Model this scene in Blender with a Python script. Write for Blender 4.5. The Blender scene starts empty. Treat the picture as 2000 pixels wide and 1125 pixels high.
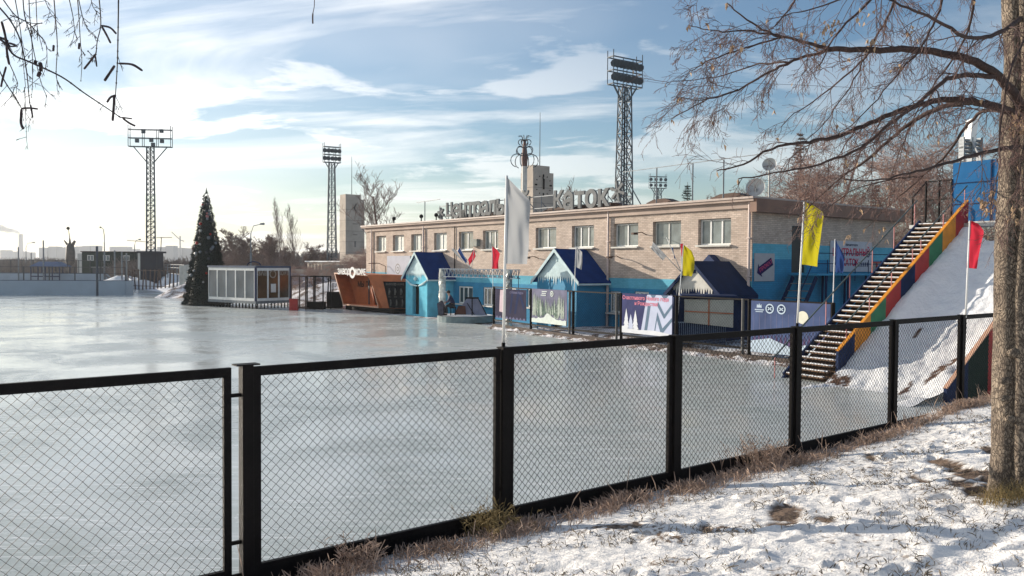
import bpy, math, random
from mathutils import Vector, Matrix, noise, Euler
random.seed(7)
scn = bpy.context.scene
R = math.radians
# ---------------------------------------------------------------- camera
EYE = Vector((0, 0, 3.7))
FPX, PITCH, ROLL = 1600.0, R(1.63), R(0.39)
cam_d = bpy.data.cameras.new('camera'); cam = bpy.data.objects.new('camera', cam_d)
scn.collection.objects.link(cam); scn.camera = cam
cam_d.sensor_width = 36; cam_d.lens = 36 * FPX / 2000
cam_d.clip_start = 0.1; cam_d.clip_end = 9000
CM = Matrix.Rotation(R(90) - PITCH, 3, 'X') @ Matrix.Rotation(ROLL, 3, 'Z')
cam.matrix_world = Matrix.Translation(EYE) @ CM.to_4x4()
# ---------------------------------------------------------------- light
SUN_AZ, SUN_EL = R(-59), R(14.5)
SUN = Vector((math.sin(SUN_AZ) * math.cos(SUN_EL), math.cos(SUN_AZ) * math.cos(SUN_EL), math.sin(SUN_EL)))
sd = bpy.data.lights.new('sun', 'SUN'); sd.energy = 5.0; sd.angle = R(0.5); sd.color = (1.0, 0.89, 0.75)
so = bpy.data.objects.new('sun', sd); scn.collection.objects.link(so)
so.rotation_euler = SUN.to_track_quat('Z', 'Y').to_euler(); so.location = (-60, 20, 60)
w = bpy.data.worlds.new('World'); scn.world = w; w.use_nodes = True
nt = w.node_tree; N = nt.nodes; L = nt.links
for n in list(N): N.remove(n)
out = N.new('ShaderNodeOutputWorld'); bg = N.new('ShaderNodeBackground')
sky = N.new('ShaderNodeTexSky'); sky.sky_type = 'NISHITA'; sky.sun_disc = False
sky.sun_elevation = SUN_EL; sky.sun_rotation = SUN_AZ
sky.air_density = 1.0; sky.dust_density = 0.8; sky.ozone_density = 1.2; sky.altitude = 300
bg.inputs['Strength'].default_value = 0.095
tc = N.new('ShaderNodeTexCoord'); sep = N.new('ShaderNodeSeparateXYZ')
L.new(tc.outputs['Generated'], sep.inputs[0])
def mth(op, a, b=None, c=None, nt=nt):
    n = nt.nodes.new('ShaderNodeMath'); n.operation = op
    for i, v in enumerate((a, b, c)):
        if v is None: continue
        if isinstance(v, (int, float)): n.inputs[i].default_value = v
        else: nt.links.new(v, n.inputs[i])
    return n.outputs[0]
zz = mth('MAXIMUM', sep.outputs[2], 0.0)
den = mth('ADD', zz, 0.16)
cu = mth('DIVIDE', sep.outputs[0], den); cv = mth('DIVIDE', sep.outputs[1], den)
def cloud(sx, sy, rot, scale, detail, lo, hi, off, dist=0.6):
    cb = N.new('ShaderNodeCombineXYZ'); L.new(cu, cb.inputs[0]); L.new(cv, cb.inputs[1])
    mp = N.new('ShaderNodeMapping'); mp.inputs['Rotation'].default_value = (0, 0, rot)
    mp.inputs['Scale'].default_value = (sx, sy, 1); mp.inputs['Location'].default_value = off
    L.new(cb.outputs[0], mp.inputs[0])
    nz = N.new('ShaderNodeTexNoise'); nz.inputs['Scale'].default_value = scale
    nz.inputs['Detail'].default_value = detail; nz.inputs['Roughness'].default_value = 0.58
    nz.inputs['Distortion'].default_value = dist; L.new(mp.outputs[0], nz.inputs['Vector'])
    mr = N.new('ShaderNodeMapRange'); mr.inputs['From Min'].default_value = lo; mr.inputs['From Max'].default_value = hi
    mr.interpolation_type = 'SMOOTHSTEP'
    L.new(nz.outputs['Fac'], mr.inputs[0]); return mr.outputs[0]
wisp = cloud(0.30, 0.95, R(28), 1.35, 8, 0.45, 0.66, (1.3, 0.4, 0))
puff = cloud(0.6, 0.95, R(10), 2.2, 10, 0.50, 0.60, (2.7, 3.3, 0), 0.3)
veil = cloud(0.4, 0.7, R(40), 0.55, 4, 0.38, 0.72, (9, 2, 0))
puffband = N.new('ShaderNodeMapRange'); puffband.inputs['From Min'].default_value = 0.42; puffband.inputs['From Max'].default_value = 0.16
L.new(sep.outputs[2], puffband.inputs[0])
# more cloud towards the sun side
sidem = N.new('ShaderNodeMapRange'); sidem.inputs['From Min'].default_value = 0.55; sidem.inputs['From Max'].default_value = -0.35
L.new(sep.outputs[0], sidem.inputs[0])
p1 = mth('MULTIPLY', mth('MULTIPLY', puff, puffband.outputs[0]), mth('ADD', mth('MULTIPLY', sidem.outputs[0], 0.72), 0.08))
w1 = mth('MULTIPLY', wisp, mth('ADD', mth('MULTIPLY', sidem.outputs[0], 0.35), 0.42))
v1 = mth('MULTIPLY', veil, mth('MULTIPLY', sidem.outputs[0], 0.38))
cl = mth('MINIMUM', mth('MAXIMUM', mth('MAXIMUM', p1, w1), v1), 0.92)
# cloud brightness: brighter near the sun
vd = N.new('ShaderNodeVectorMath'); vd.operation = 'DOT_PRODUCT'; L.new(tc.outputs['Generated'], vd.inputs[0]); vd.inputs[1].default_value = tuple(SUN)
glow = N.new('ShaderNodeMapRange'); glow.inputs['From Min'].default_value = -0.2; glow.inputs['From Max'].default_value = 0.95
glow.inputs['To Min'].default_value = 7.0; glow.inputs['To Max'].default_value = 11.5; L.new(vd.outputs['Value'], glow.inputs[0])
ccol = N.new('ShaderNodeVectorMath'); ccol.operation = 'SCALE'; ccol.inputs[0].default_value = (1.0, 0.985, 0.96)
L.new(glow.outputs[0], ccol.inputs['Scale'])
mx = N.new('ShaderNodeMix'); mx.data_type = 'RGBA'
L.new(cl, mx.inputs['Factor']); tint = N.new('ShaderNodeVectorMath'); tint.operation = 'MULTIPLY'; L.new(sky.outputs[0], tint.inputs[0]); tint.inputs[1].default_value = (0.87, 0.93, 1.0); hs = N.new('ShaderNodeHueSaturation'); hs.inputs['Saturation'].default_value = 1.24; hs.inputs['Value'].default_value = 0.95; L.new(tint.outputs[0], hs.inputs['Color']); L.new(hs.outputs[0], mx.inputs['A']); L.new(ccol.outputs[0], mx.inputs['B'])
L.new(mx.outputs['Result'], bg.inputs[0]); L.new(bg.outputs[0], out.inputs[0])
scn.view_settings.view_transform = 'Standard'; scn.view_settings.look = 'None'
scn.view_settings.exposure = 0.54; scn.view_settings.gamma = 1
scn.cycles.max_bounces = 6; scn.cycles.transparent_max_bounces = 12
scn.cycles.use_denoising = True

# ---------------------------------------------------------------- helpers
def ray(px, py): return CM @ Vector(((px - 1000) / FPX, -(py - 562.5) / FPX, -1))
def G(px, py, z=0.0):                    # where the sight line meets level z
    d = ray(px, py); t = (z - EYE.z) / d.z; return EYE + d * t
def A(px, py, Y):                        # point of the sight line at distance Y
    d = ray(px, py); return EYE + d * (Y / d.y)
def V(*a): return Vector(a)
ORG = {}
COL = scn.collection
def rnd(a, b): return random.uniform(a, b)

def thing(name, label, cat, loc=(0, 0, 0), group=None):
    o = bpy.data.objects.new(name, None); COL.objects.link(o); o.location = loc
    o.empty_display_size = 0.2
    o['label'] = label; o['category'] = cat
    if group: o['group'] = group
    ORG[o] = Vector(loc); return o
def tag(o, label, cat, group=None, kind=None):
    o['label'] = label; o['category'] = cat
    if group: o['group'] = group
    if kind: o['kind'] = kind
    return o
def dup(root, loc=None, rz=None, label=None, group=None, scale=None):
    r = root.copy(); COL.objects.link(r)
    if loc is not None: r.location = loc
    if rz is not None: r.rotation_euler = (0, 0, rz)
    if scale is not None: r.scale = (scale,) * 3 if isinstance(scale, (int, float)) else scale
    if label: r['label'] = label
    if group: r['group'] = group
    for c0 in [c for c in bpy.data.objects if c.parent == root]:
        c = c0.copy(); COL.objects.link(c); c.parent = r
        for g0 in [g for g in bpy.data.objects if g.parent == c0]:
            g = g0.copy(); COL.objects.link(g); g.parent = c
    return r

class Fr:                                # upright frame: x along, y outwards, z up
    def __init__(s, o, ex, ey=None):
        s.o = Vector(o); s.ex = Vector(ex).normalized()
        s.ey = Vector(ey).normalized() if ey is not None else Vector((-s.ex.y, s.ex.x, 0))
        s.ez = Vector((0, 0, 1))
    def p(s, x, y, z): return s.o + s.ex * x + s.ey * y + s.ez * z
W0 = Fr((0, 0, 0), (1, 0, 0), (0, 1, 0))

class MB:
    def __init__(s): s.v = []; s.f = []; s.m = []; s.uvf = None
    def add(s, vs, fs, mi=0):
        b = len(s.v); s.v.extend([tuple(v) for v in vs])
        for f in fs: s.f.append(tuple(b + i for i in f)); s.m.append(mi)
    def hexa(s, c, mi=0):                # 8 corners: bottom 4, top 4
        s.add(c, [(0, 3, 2, 1), (4, 5, 6, 7), (0, 1, 5, 4), (1, 2, 6, 5), (2, 3, 7, 6), (3, 0, 4, 7)], mi)
    def box(s, fr, x0, x1, y0, y1, z0, z1, mi=0):
        s.hexa([fr.p(x0, y0, z0), fr.p(x1, y0, z0), fr.p(x1, y1, z0), fr.p(x0, y1, z0),
                fr.p(x0, y0, z1), fr.p(x1, y0, z1), fr.p(x1, y1, z1), fr.p(x0, y1, z1)], mi)
    def bar(s, a, b, w=0.05, h=None, mi=0, up=(0, 0, 1)):
        a = Vector(a); b = Vector(b); h = h or w; d = (b - a)
        if d.length < 1e-6: return
        d.normalize(); u = Vector(up)
        if abs(d.dot(u)) > 0.98: u = Vector((1, 0, 0))
        x = d.cross(u).normalized() * w / 2; y = x.cross(d).normalized() * h / 2
        s.hexa([a - x - y, a + x - y, a + x + y, a - x + y, b - x - y, b + x - y, b + x + y, b - x + y], mi)
    def tube(s, pts, rr, n=6, mi=0, caps=True):
        pts = [Vector(p) for p in pts]; k = len(pts)
        if not hasattr(rr, '__len__'): rr = [rr] * k
        b = len(s.v); ref = Vector((0.13, 0.21, 1)).normalized()
        for i, p in enumerate(pts):
            t = (pts[min(i + 1, k - 1)] - pts[max(i - 1, 0)])
            if t.length < 1e-9: t = Vector((0, 0, 1))
            t.normalize()
            rf = ref if abs(t.dot(ref)) < 0.95 else Vector((1, 0.1, 0))
            x = t.cross(rf).normalized(); y = t.cross(x)
            for j in range(n):
                a = 2 * math.pi * j / n
                s.v.append(tuple(p + (x * math.cos(a) + y * math.sin(a)) * rr[i]))
        for i in range(k - 1):
            for j in range(n):
                j2 = (j + 1) % n
                s.f.append((b + i * n + j, b + i * n + j2, b + (i + 1) * n + j2, b + (i + 1) * n + j)); s.m.append(mi)
        if caps:
            s.f.append(tuple(b + j for j in range(n))[::-1]); s.m.append(mi)
            s.f.append(tuple(b + (k - 1) * n + j for j in range(n))); s.m.append(mi)
    def prism(s, pl, fr, y0, y1, mi=0):  # polygon (x,z) in frame, thickness y0..y1
        k = len(pl); vs = [fr.p(x, y0, z) for x, z in pl] + [fr.p(x, y1, z) for x, z in pl]
        fs = [tuple(range(k)), tuple(range(2 * k - 1, k - 1, -1))] + [(i, k + i, k + (i + 1) % k, (i + 1) % k) for i in range(k)]
        s.add(vs, fs, mi)
    def ball(s, c, r, nu=8, nv=6, mi=0, sq=(1, 1, 1), jit=0.0):
        c = Vector(c); vs = []; fs = []
        for i in range(nv + 1):
            ph = math.pi * i / nv
            for j in range(nu):
                a = 2 * math.pi * j / nu; k = 1 + rnd(-jit, jit) if jit else 1
                vs.append(c + Vector((math.sin(ph) * math.cos(a) * sq[0], math.sin(ph) * math.sin(a) * sq[1], math.cos(ph) * sq[2])) * r * k)
        for i in range(nv):
            for j in range(nu):
                fs.append((i * nu + j, (i + 1) * nu + j, (i + 1) * nu + (j + 1) % nu, i * nu + (j + 1) % nu))
        s.add(vs, fs, mi)
    def build(s, name, mats, parent=None, smooth=False, uv=None):
        me = bpy.data.meshes.new(name)
        o0 = ORG.get(parent, Vector((0, 0, 0))) if parent else Vector((0, 0, 0))
        if o0.length > 0: vv = [(x - o0.x, y - o0.y, z - o0.z) for x, y, z in s.v]
        else: vv = s.v
        me.from_pydata(vv, [], s.f)
        if not isinstance(mats, (list, tuple)): mats = [mats]
        for m in mats: me.materials.append(m)
        if len(mats) > 1: me.polygons.foreach_set('material_index', s.m)
        if smooth: me.polygons.foreach_set('use_smooth', [True] * len(s.f))
        if uv is not None:
            ul = me.uv_layers.new(name='UVMap'); ex = uv.ex; ey = uv.ey; o = uv.o
            for p in me.polygons:
                fn = p.normal
                for li in p.loop_indices:
                    c = Vector(s.v[me.loops[li].vertex_index]) - o
                    if abs(fn.dot(ex)) > 0.7: ul.data[li].uv = (c.dot(ey), c.z)
                    elif abs(fn.z) > 0.7: ul.data[li].uv = (c.dot(ex), c.dot(ey))
                    else: ul.data[li].uv = (c.dot(ex), c.z)
        me.update(); o = bpy.data.objects.new(name, me); COL.objects.link(o)
        if parent: o.parent = parent; ORG[o] = o0
        return o

# ---------------------------------------------------------------- materials
def mat(name, col, rough=0.7, var=0.15, scale=3.0, metal=0.0, bump=0.0, bscale=None, spec=0.5, detail=4, uv=False, col2=None, thr=None, sheen=False):
    if any(k in name for k in ('print', 'banner', 'letter', 'stripe', 'streaks', 'board')): rough = .92; spec = .08
    m = bpy.data.materials.new(name); m.use_nodes = True; nt = m.node_tree; b = nt.nodes['Principled BSDF']
    b.inputs['Roughness'].default_value = rough; b.inputs['Metallic'].default_value = metal
    b.inputs['Specular IOR Level'].default_value = spec
    c = nt.nodes.new('ShaderNodeTexCoord'); src = c.outputs['UV' if uv else 'Object']
    nz = nt.nodes.new('ShaderNodeTexNoise'); nz.inputs['Scale'].default_value = scale; nz.inputs['Detail'].default_value = detail
    nt.links.new(src, nz.inputs['Vector'])
    mx = nt.nodes.new('ShaderNodeMix'); mx.data_type = 'RGBA'
    c2 = col2 or tuple(min(1, x * (1 + var)) for x in col)
    c1 = tuple(x * (1 - var) for x in col) if not col2 else col
    mx.inputs['A'].default_value = (*c1, 1); mx.inputs['B'].default_value = (*c2, 1)
    mr = nt.nodes.new('ShaderNodeMapRange'); lo, hi = thr or (0.3, 0.7)
    mr.inputs['From Min'].default_value = lo; mr.inputs['From Max'].default_value = hi
    nt.links.new(nz.outputs['Fac'], mr.inputs[0]); nt.links.new(mr.outputs[0], mx.inputs['Factor'])
    nt.links.new(mx.outputs['Result'], b.inputs['Base Color'])
    if bump:
        n2 = nt.nodes.new('ShaderNodeTexNoise'); n2.inputs['Scale'].default_value = bscale or scale * 4; n2.inputs['Detail'].default_value = 5
        nt.links.new(src, n2.inputs['Vector'])
        bp = nt.nodes.new('ShaderNodeBump'); bp.inputs['Strength'].default_value = bump; bp.inputs['Distance'].default_value = 0.05
        nt.links.new(n2.outputs['Fac'], bp.inputs['Height']); nt.links.new(bp.outputs[0], b.inputs['Normal'])
    return m
def cloth(name, col):
    m = mat(name, col, 0.75, 0.08, 2.0)
    nt = m.node_tree; b = nt.nodes['Principled BSDF']; tr = nt.nodes.new('ShaderNodeBsdfTranslucent')
    tr.inputs[0].default_value = (*col, 1); ms = nt.nodes.new('ShaderNodeMixShader'); ms.inputs[0].default_value = 0.45
    o = nt.nodes['Material Output']; nt.links.new(b.outputs[0], ms.inputs[1]); nt.links.new(tr.outputs[0], ms.inputs[2]); nt.links.new(ms.outputs[0], o.inputs[0])
    return m
def brick(name, c1, c2, mortar):
    m = bpy.data.materials.new(name); m.use_nodes = True; nt = m.node_tree; b = nt.nodes['Principled BSDF']
    b.inputs['Roughness'].default_value = 0.9
    c = nt.nodes.new('ShaderNodeTexCoord')
    br = nt.nodes.new('ShaderNodeTexBrick'); br.inputs['Scale'].default_value = 1.0
    br.inputs['Brick Width'].default_value = 0.27; br.inputs['Row Height'].default_value = 0.09; br.inputs['Mortar Size'].default_value = 0.012
    br.inputs['Mortar Smooth'].default_value = 0.3; br.inputs['Bias'].default_value = 0.0
    br.inputs['Color1'].default_value = (*c1, 1); br.inputs['Color2'].default_value = (*c2, 1); br.inputs['Mortar'].default_value = (*mortar, 1)
    nt.links.new(c.outputs['UV'], br.inputs['Vector'])
    nz = nt.nodes.new('ShaderNodeTexNoise'); nz.inputs['Scale'].default_value = 0.9; nz.inputs['Detail'].default_value = 8; nz.inputs['Roughness'].default_value = 0.7
    nt.links.new(c.outputs['UV'], nz.inputs['Vector'])
    mr = nt.nodes.new('ShaderNodeMapRange'); mr.inputs['From Min'].default_value = 0.3; mr.inputs['From Max'].default_value = 0.7
    mr.inputs['To Min'].default_value = 0.74; mr.inputs['To Max'].default_value = 1.14; nt.links.new(nz.outputs['Fac'], mr.inputs[0])
    vm = nt.nodes.new('ShaderNodeVectorMath'); vm.operation = 'SCALE'
    nt.links.new(br.outputs['Color'], vm.inputs[0]); nt.links.new(mr.outputs[0], vm.inputs['Scale'])
    nt.links.new(vm.outputs[0], b.inputs['Base Color'])
    bp = nt.nodes.new('ShaderNodeBump'); bp.inputs['Strength'].default_value = 0.5; bp.inputs['Distance'].default_value = 0.01
    nt.links.new(br.outputs['Fac'], bp.inputs['Height']); bp.invert = True; nt.links.new(bp.outputs[0], b.inputs['Normal'])
    return m
M = {}
M['brick'] = brick('tan_brick', (0.47, 0.375, 0.31), (0.62, 0.51, 0.43), (0.36, 0.29, 0.24))
M['brick_blue'] = brick('blue_painted_brick', (0.030, 0.24, 0.42), (0.035, 0.26, 0.46), (0.022, 0.19, 0.36))
M['brick_teal'] = brick('light_blue_painted_brick', (0.11, 0.42, 0.55), (0.13, 0.45, 0.58), (0.09, 0.36, 0.50))
M['blue'] = mat('blue_plaster', (0.030, 0.24, 0.42), 0.75, 0.12, 1.2, bump=0.15)
M['lblue'] = mat('pale_blue_boards', (0.14, 0.48, 0.62), 0.6, 0.12, 2.5)
M['pale'] = mat('whitish_blue_boards', (0.56, 0.69, 0.71), 0.6, 0.12, 3)
M['roofblue'] = mat('dark_blue_metal_roof', (0.007, 0.034, 0.150), 0.8, 0.15, 2, bump=0.2, bscale=3, spec=.08)
M['white'] = mat('white_paint', (0.72, 0.72, 0.70), 0.5, 0.08, 4)
M['offwhite'] = mat('weathered_white', (0.55, 0.54, 0.50), 0.7, 0.12, 3)
M['pipe'] = mat('painted_pipe', (0.42, 0.34, 0.30), 0.6, 0.12, 3)
M['black'] = mat('black_brown_paint', (0.0065, 0.005, 0.005), 0.6, 0.3, 6, bump=0.15, bscale=40, spec=0.12)
M['wire'] = mat('dark_wire', (0.010, 0.009, 0.009), 0.6, 0.2, 10, spec=0.15)
M['dark'] = mat('dark_metal', (0.035, 0.038, 0.045), 0.5, 0.3, 5)
M['rust'] = mat('rusty_metal', (0.10, 0.06, 0.045), 0.8, 0.35, 3)
M['steel'] = mat('grey_steel', (0.16, 0.18, 0.20), 0.55, 0.2, 4, metal=0.2)
M['lattice'] = mat('tower_steel', (0.045, 0.065, 0.085), 0.6, 0.25, 4)
M['galv'] = mat('galvanised_steel', (0.42, 0.42, 0.41), 0.45, 0.15, 6, metal=0.4)
M['concrete'] = mat('concrete', (0.44, 0.38, 0.32), 0.9, 0.16, 0.7, bump=0.3, bscale=6, detail=8)
M['concrete_d'] = mat('dark_concrete', (0.20, 0.18, 0.165), 0.9, 0.25, 1.5, bump=0.3)
M['glass'] = mat('window_glass', (0.045, 0.06, 0.065), 0.07, 0.3, 1.0, spec=0.9)
M['curtain'] = mat('pale_curtain', (0.40, 0.44, 0.42), 0.35, 0.16, 1.6, spec=0.8)
M['curtain2'] = mat('grey_curtained_glass', (0.16, 0.19, 0.19), 0.2, 0.35, 1.8, spec=0.9)
M['glassgrey'] = mat('grey_glass', (0.10, 0.12, 0.14), 0.12, 0.35, 0.5, spec=0.9)
M['orange'] = mat('orange_wood', (0.42, 0.115, 0.035), 0.5, 0.16, 2)
M['orange_edge'] = mat('pale_wood_edge', (0.62, 0.36, 0.24), 0.6, 0.1, 3)
M['menu'] = mat('black_menu_board', (0.012, 0.012, 0.014), 0.4, 0.4, 4)
M['red'] = mat('red_paint', (0.35, 0.018, 0.015), 0.5, 0.15, 3)
M['yellow'] = mat('yellow_orange_paint', (0.62, 0.24, 0.015), 0.55, 0.15, 3)
M['green'] = mat('green_paint', (0.02, 0.16, 0.07), 0.55, 0.2, 3)
M['navy'] = mat('navy_paint', (0.012, 0.026, 0.075), 0.75, 0.2, 3, spec=.15)
M['boothblue'] = mat('booth_blue_paint', (0.014, 0.11, 0.27), 0.8, 0.12, 1.5, spec=.15)
M['pink'] = mat('faded_pink_paint', (0.42, 0.16, 0.16), 0.6, 0.2, 6)
M['railgreen'] = mat('grey_green_rail', (0.06, 0.085, 0.085), 0.5, 0.2, 5)
M['wood'] = mat('weathered_boards', (0.16, 0.10, 0.065), 0.85, 0.3, 4, bump=0.3)
M['dgreen'] = mat('dark_green_cladding', (0.010, 0.028, 0.022), 0.8, 0.2, 1, spec=.15)
M['c_white'] = cloth('white_cloth', (0.40, 0.41, 0.42)); M['c_yellow'] = cloth('yellow_cloth', (0.50, 0.43, 0.012))
M['c_red'] = cloth('red_cloth', (0.58, 0.03, 0.055)); M['c_navy'] = cloth('navy_cloth', (0.03, 0.07, 0.22))
M['bark'] = mat('grey_brown_bark', (0.16, 0.11, 0.085), 0.9, 0.3, 6, bump=0.6, bscale=25)
M['twig'] = mat('brown_twigs', (0.095, 0.06, 0.052), 0.8, 0.3, 2)
M['twig_far'] = mat('distant_twigs', (0.19, 0.13, 0.11), 0.9, 0.25, 0.4)
M['twig_red'] = mat('reddish_twigs', (0.33, 0.22, 0.18), 0.9, 0.3, 0.4)
M['birchbark'] = mat('pale_birch_bark', (0.45, 0.42, 0.38), 0.8, 0.4, 2)
M['needle'] = mat('dark_needles', (0.010, 0.022, 0.018), 0.7, 0.4, 2)
M['pine'] = mat('pine_needles', (0.03, 0.06, 0.04), 0.7, 0.35, 2)
M['grass'] = mat('dry_grass_blades', (0.36, 0.26, 0.20), 0.9, 0.35, 5)
M['stubble'] = mat('stubble_stems', (0.17, 0.135, 0.095), 0.9, 0.35, 5)
M['tuft'] = mat('yellow_dry_weed', (0.26, 0.19, 0.08), 0.9, 0.3, 5)
M['leaf'] = mat('dry_leaves', (0.42, 0.29, 0.18), 0.8, 0.3, 8)
M['far_city'] = mat('pale_concrete_blocks', (0.35, 0.35, 0.36), 0.9, 0.15, 0.02)
M['skin'] = mat('skin', (0.50, 0.30, 0.22), 0.6, 0.05, 4)
M['jacket'] = mat('navy_jacket', (0.015, 0.018, 0.06), 0.8, 0.3, 6)
M['trousers'] = mat('dark_trousers', (0.02, 0.02, 0.025), 0.85, 0.3, 6)
M['foil'] = mat('silver_foil', (0.62, 0.62, 0.58), 0.3, 0.5, 3, metal=0.5, bump=1.0, bscale=4)

def text_verts(txt, size, bold=False):
    cu_ = bpy.data.curves.new('lettering', 'FONT'); cu_.body = txt; cu_.size = size; cu_.align_x = 'CENTER'; cu_.align_y = 'CENTER'
    if bold: cu_.offset = size * 0.028
    cu_.resolution_u = 3
    o = bpy.data.objects.new('lettering', cu_); COL.objects.link(o)
    dg = bpy.context.evaluated_depsgraph_get(); me = bpy.data.meshes.new_from_object(o.evaluated_get(dg))
    vs = [(v.co.x, v.co.y) for v in me.vertices]; fs = [tuple(p.vertices) for p in me.polygons]
    bpy.data.objects.remove(o); bpy.data.curves.remove(cu_); bpy.data.meshes.remove(me); return vs, fs
def put_text(mb, txt, size, fr, cx, cz, y, mi=0, depth=0.0, rot=0.0, sx=1.0, bold=True, mirror=False):
    vs, fs = text_verts(txt, size, bold); c, s = math.cos(rot), math.sin(rot); k = -1 if mirror else 1
    def tr(x, z, yy): x *= sx * k; return fr.p(cx + x * c - z * s, yy, cz + x * s + z * c)
    mb.add([tr(x, z, y) for x, z in vs], fs, mi)
    if depth:
        mb.add([tr(x, z, y - depth) for x, z in vs], [f[::-1] for f in fs], mi)
        # side walls from boundary edges
        cnt = {}
        for f in fs:
            for i in range(len(f)):
                e = (f[i], f[(i + 1) % len(f)]); cnt[tuple(sorted(e))] = cnt.get(tuple(sorted(e)), 0) + 1
        for f in fs:
            for i in range(len(f)):
                a, b = f[i], f[(i + 1) % len(f)]
                if cnt[tuple(sorted((a, b)))] == 1:
                    mb.add([tr(*vs[a], y), tr(*vs[b], y), tr(*vs[b], y - depth), tr(*vs[a], y - depth)], [(0, 1, 2, 3)], mi)
def disc(mb, fr, cx, cz, r, y, mi=0, n=20, r0=0.0):
    if r0 <= 0: mb.add([fr.p(cx + r * math.cos(2 * math.pi * i / n), y, cz + r * math.sin(2 * math.pi * i / n)) for i in range(n)], [tuple(range(n))], mi)
    else:
        vs = []
        for i in range(n):
            a = 2 * math.pi * i / n
            vs += [fr.p(cx + r * math.cos(a), y, cz + r * math.sin(a)), fr.p(cx + r0 * math.cos(a), y, cz + r0 * math.sin(a))]
        mb.add(vs, [(2 * i, 2 * ((i + 1) % n), 2 * ((i + 1) % n) + 1, 2 * i + 1) for i in range(n)], mi)
def flat(mb, fr, pl, y, mi=0): mb.add([fr.p(x, y, z) for x, z in pl], [tuple(range(len(pl)))], mi)

def wall_open(mb, fr, x0, x1, z0, z1, ops, bands, depth=0.25, th=0.0):
    """wall plane at y=0 with recessed openings; bands = [(ztop, material index)]"""
    xs = sorted({x0, x1} | {o[0] for o in ops} | {o[1] for o in ops})
    zs = sorted({z0, z1} | {o[2] for o in ops} | {o[3] for o in ops} | {b[0] for b in bands if z0 < b[0] < z1})
    for i in range(len(xs) - 1):
        for j in range(len(zs) - 1):
            xa, xb, za, zb = xs[i], xs[i + 1], zs[j], zs[j + 1]; cx, cz = (xa + xb) / 2, (za + zb) / 2
            if any(o[0] < cx < o[1] and o[2] < cz < o[3] for o in ops): continue
            mi = next((m for zt, m in bands if cz < zt), bands[-1][1])
            mb.add([fr.p(xa, 0, za), fr.p(xb, 0, za), fr.p(xb, 0, zb), fr.p(xa, 0, zb)], [(0, 1, 2, 3)], mi)
    for a, b, c, d in ops:
        mi = next((m for zt, m in bands if (c + d) / 2 < zt), bands[-1][1])
        for q in ([(a, c), (b, c)], [(b, c), (b, d)], [(b, d), (a, d)], [(a, d), (a, c)]):
            (xa, za), (xb, zb) = q
            mb.add([fr.p(xa, 0, za), fr.p(xb, 0, zb), fr.p(xb, -depth, zb), fr.p(xa, -depth, za)], [(0, 1, 2, 3)], mi)
def window(parent, fr, x0, x1, z0, z1, y, mull, pane_m, frame_m=None, fw=0.06, sill=True, name='window', handle=False):
    f = MB(); fm = frame_m or M['white']
    f.box(fr, x0, x1, y, y + 0.06, z0, z0 + fw); f.box(fr, x0, x1, y, y + 0.06, z1 - fw, z1)
    f.box(fr, x0, x0 + fw, y, y + 0.06, z0 + fw, z1 - fw); f.box(fr, x1 - fw, x1, y, y + 0.06, z0 + fw, z1 - fw)
    for t in mull: xm = x0 + (x1 - x0) * t; f.box(fr, xm - fw * 0.6, xm + fw * 0.6, y, y + 0.07, z0 + fw, z1 - fw)
    w_ = f.build(name, fm, parent)
    g = MB(); g.box(fr, x0 + fw * .5, x1 - fw * .5, y + 0.015, y + 0.03, z0 + fw * .5, z1 - fw * .5); g.build('pane', pane_m, w_)
    if sill:
        s_ = MB(); s_.box(fr, x0 - 0.08, x1 + 0.08, y + 0.062, y + 0.42, z0 - 0.09, z0 - 0.004); s_.build('sill', M['offwhite'], w_)
    return w_
# ---------------------------------------------------------------- ground, ice, bank
F0 = V(-2.22, 6.83, 0); FT = V(0.79, 0.613, 0).normalized(); FN = V(FT.y, -FT.x, 0)
def sd_of(p): q = Vector((p[0], p[1], 0)) - F0; return q.dot(FT), q.dot(FN)
def fpt(s, d, z=0): return F0 + FT * s + FN * d + V(0, 0, z)
def sm(a, b, x): t = max(0, min(1, (x - a) / (b - a))); return t * t * (3 - 2 * t)
def bank_z(s, d):
    base = 0.95 + 0.25 * sm(8.3, 13.5, s) + 0.1 * sm(13.5, 22, s)
    if d < 0: return base * (1 - sm(0.02, 1.0, -d)) - 0.02 * sm(.7, 1, -d)
    z = base + 0.02 * sm(0, .5, d) + (1.80 - 0.97) * sm(-1.6, 5.2, d) - (0.83) * sm(-1.6, 5.2, 0)
    z += 0.30 * sm(3.2, 8, d) + 0.04 * max(0, d - 8)
    return z
def simple_mat(name): m = bpy.data.materials.new(name); m.use_nodes = True; return m, m.node_tree, m.node_tree.nodes['Principled BSDF']
def noise_node(nt, scale, detail=5, vec=None, rough=0.55, mscale=None, dist=0):
    n = nt.nodes.new('ShaderNodeTexNoise'); n.inputs['Scale'].default_value = scale; n.inputs['Detail'].default_value = detail
    n.inputs['Roughness'].default_value = rough; n.inputs['Distortion'].default_value = dist
    c = nt.nodes.new('ShaderNodeTexCoord'); src = c.outputs['Object']
    if mscale:
        mp = nt.nodes.new('ShaderNodeMapping'); mp.inputs['Scale'].default_value = mscale; nt.links.new(src, mp.inputs[0]); src = mp.outputs[0]
    nt.links.new(src, n.inputs['Vector']); return n.outputs['Fac']
def rng(nt, v, a, b, c=0.0, d=1.0):
    m = nt.nodes.new('ShaderNodeMapRange'); m.inputs[1].default_value = a; m.inputs[2].default_value = b; m.inputs[3].default_value = c; m.inputs[4].default_value = d
    nt.links.new(v, m.inputs[0]); return m.outputs[0]
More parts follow.
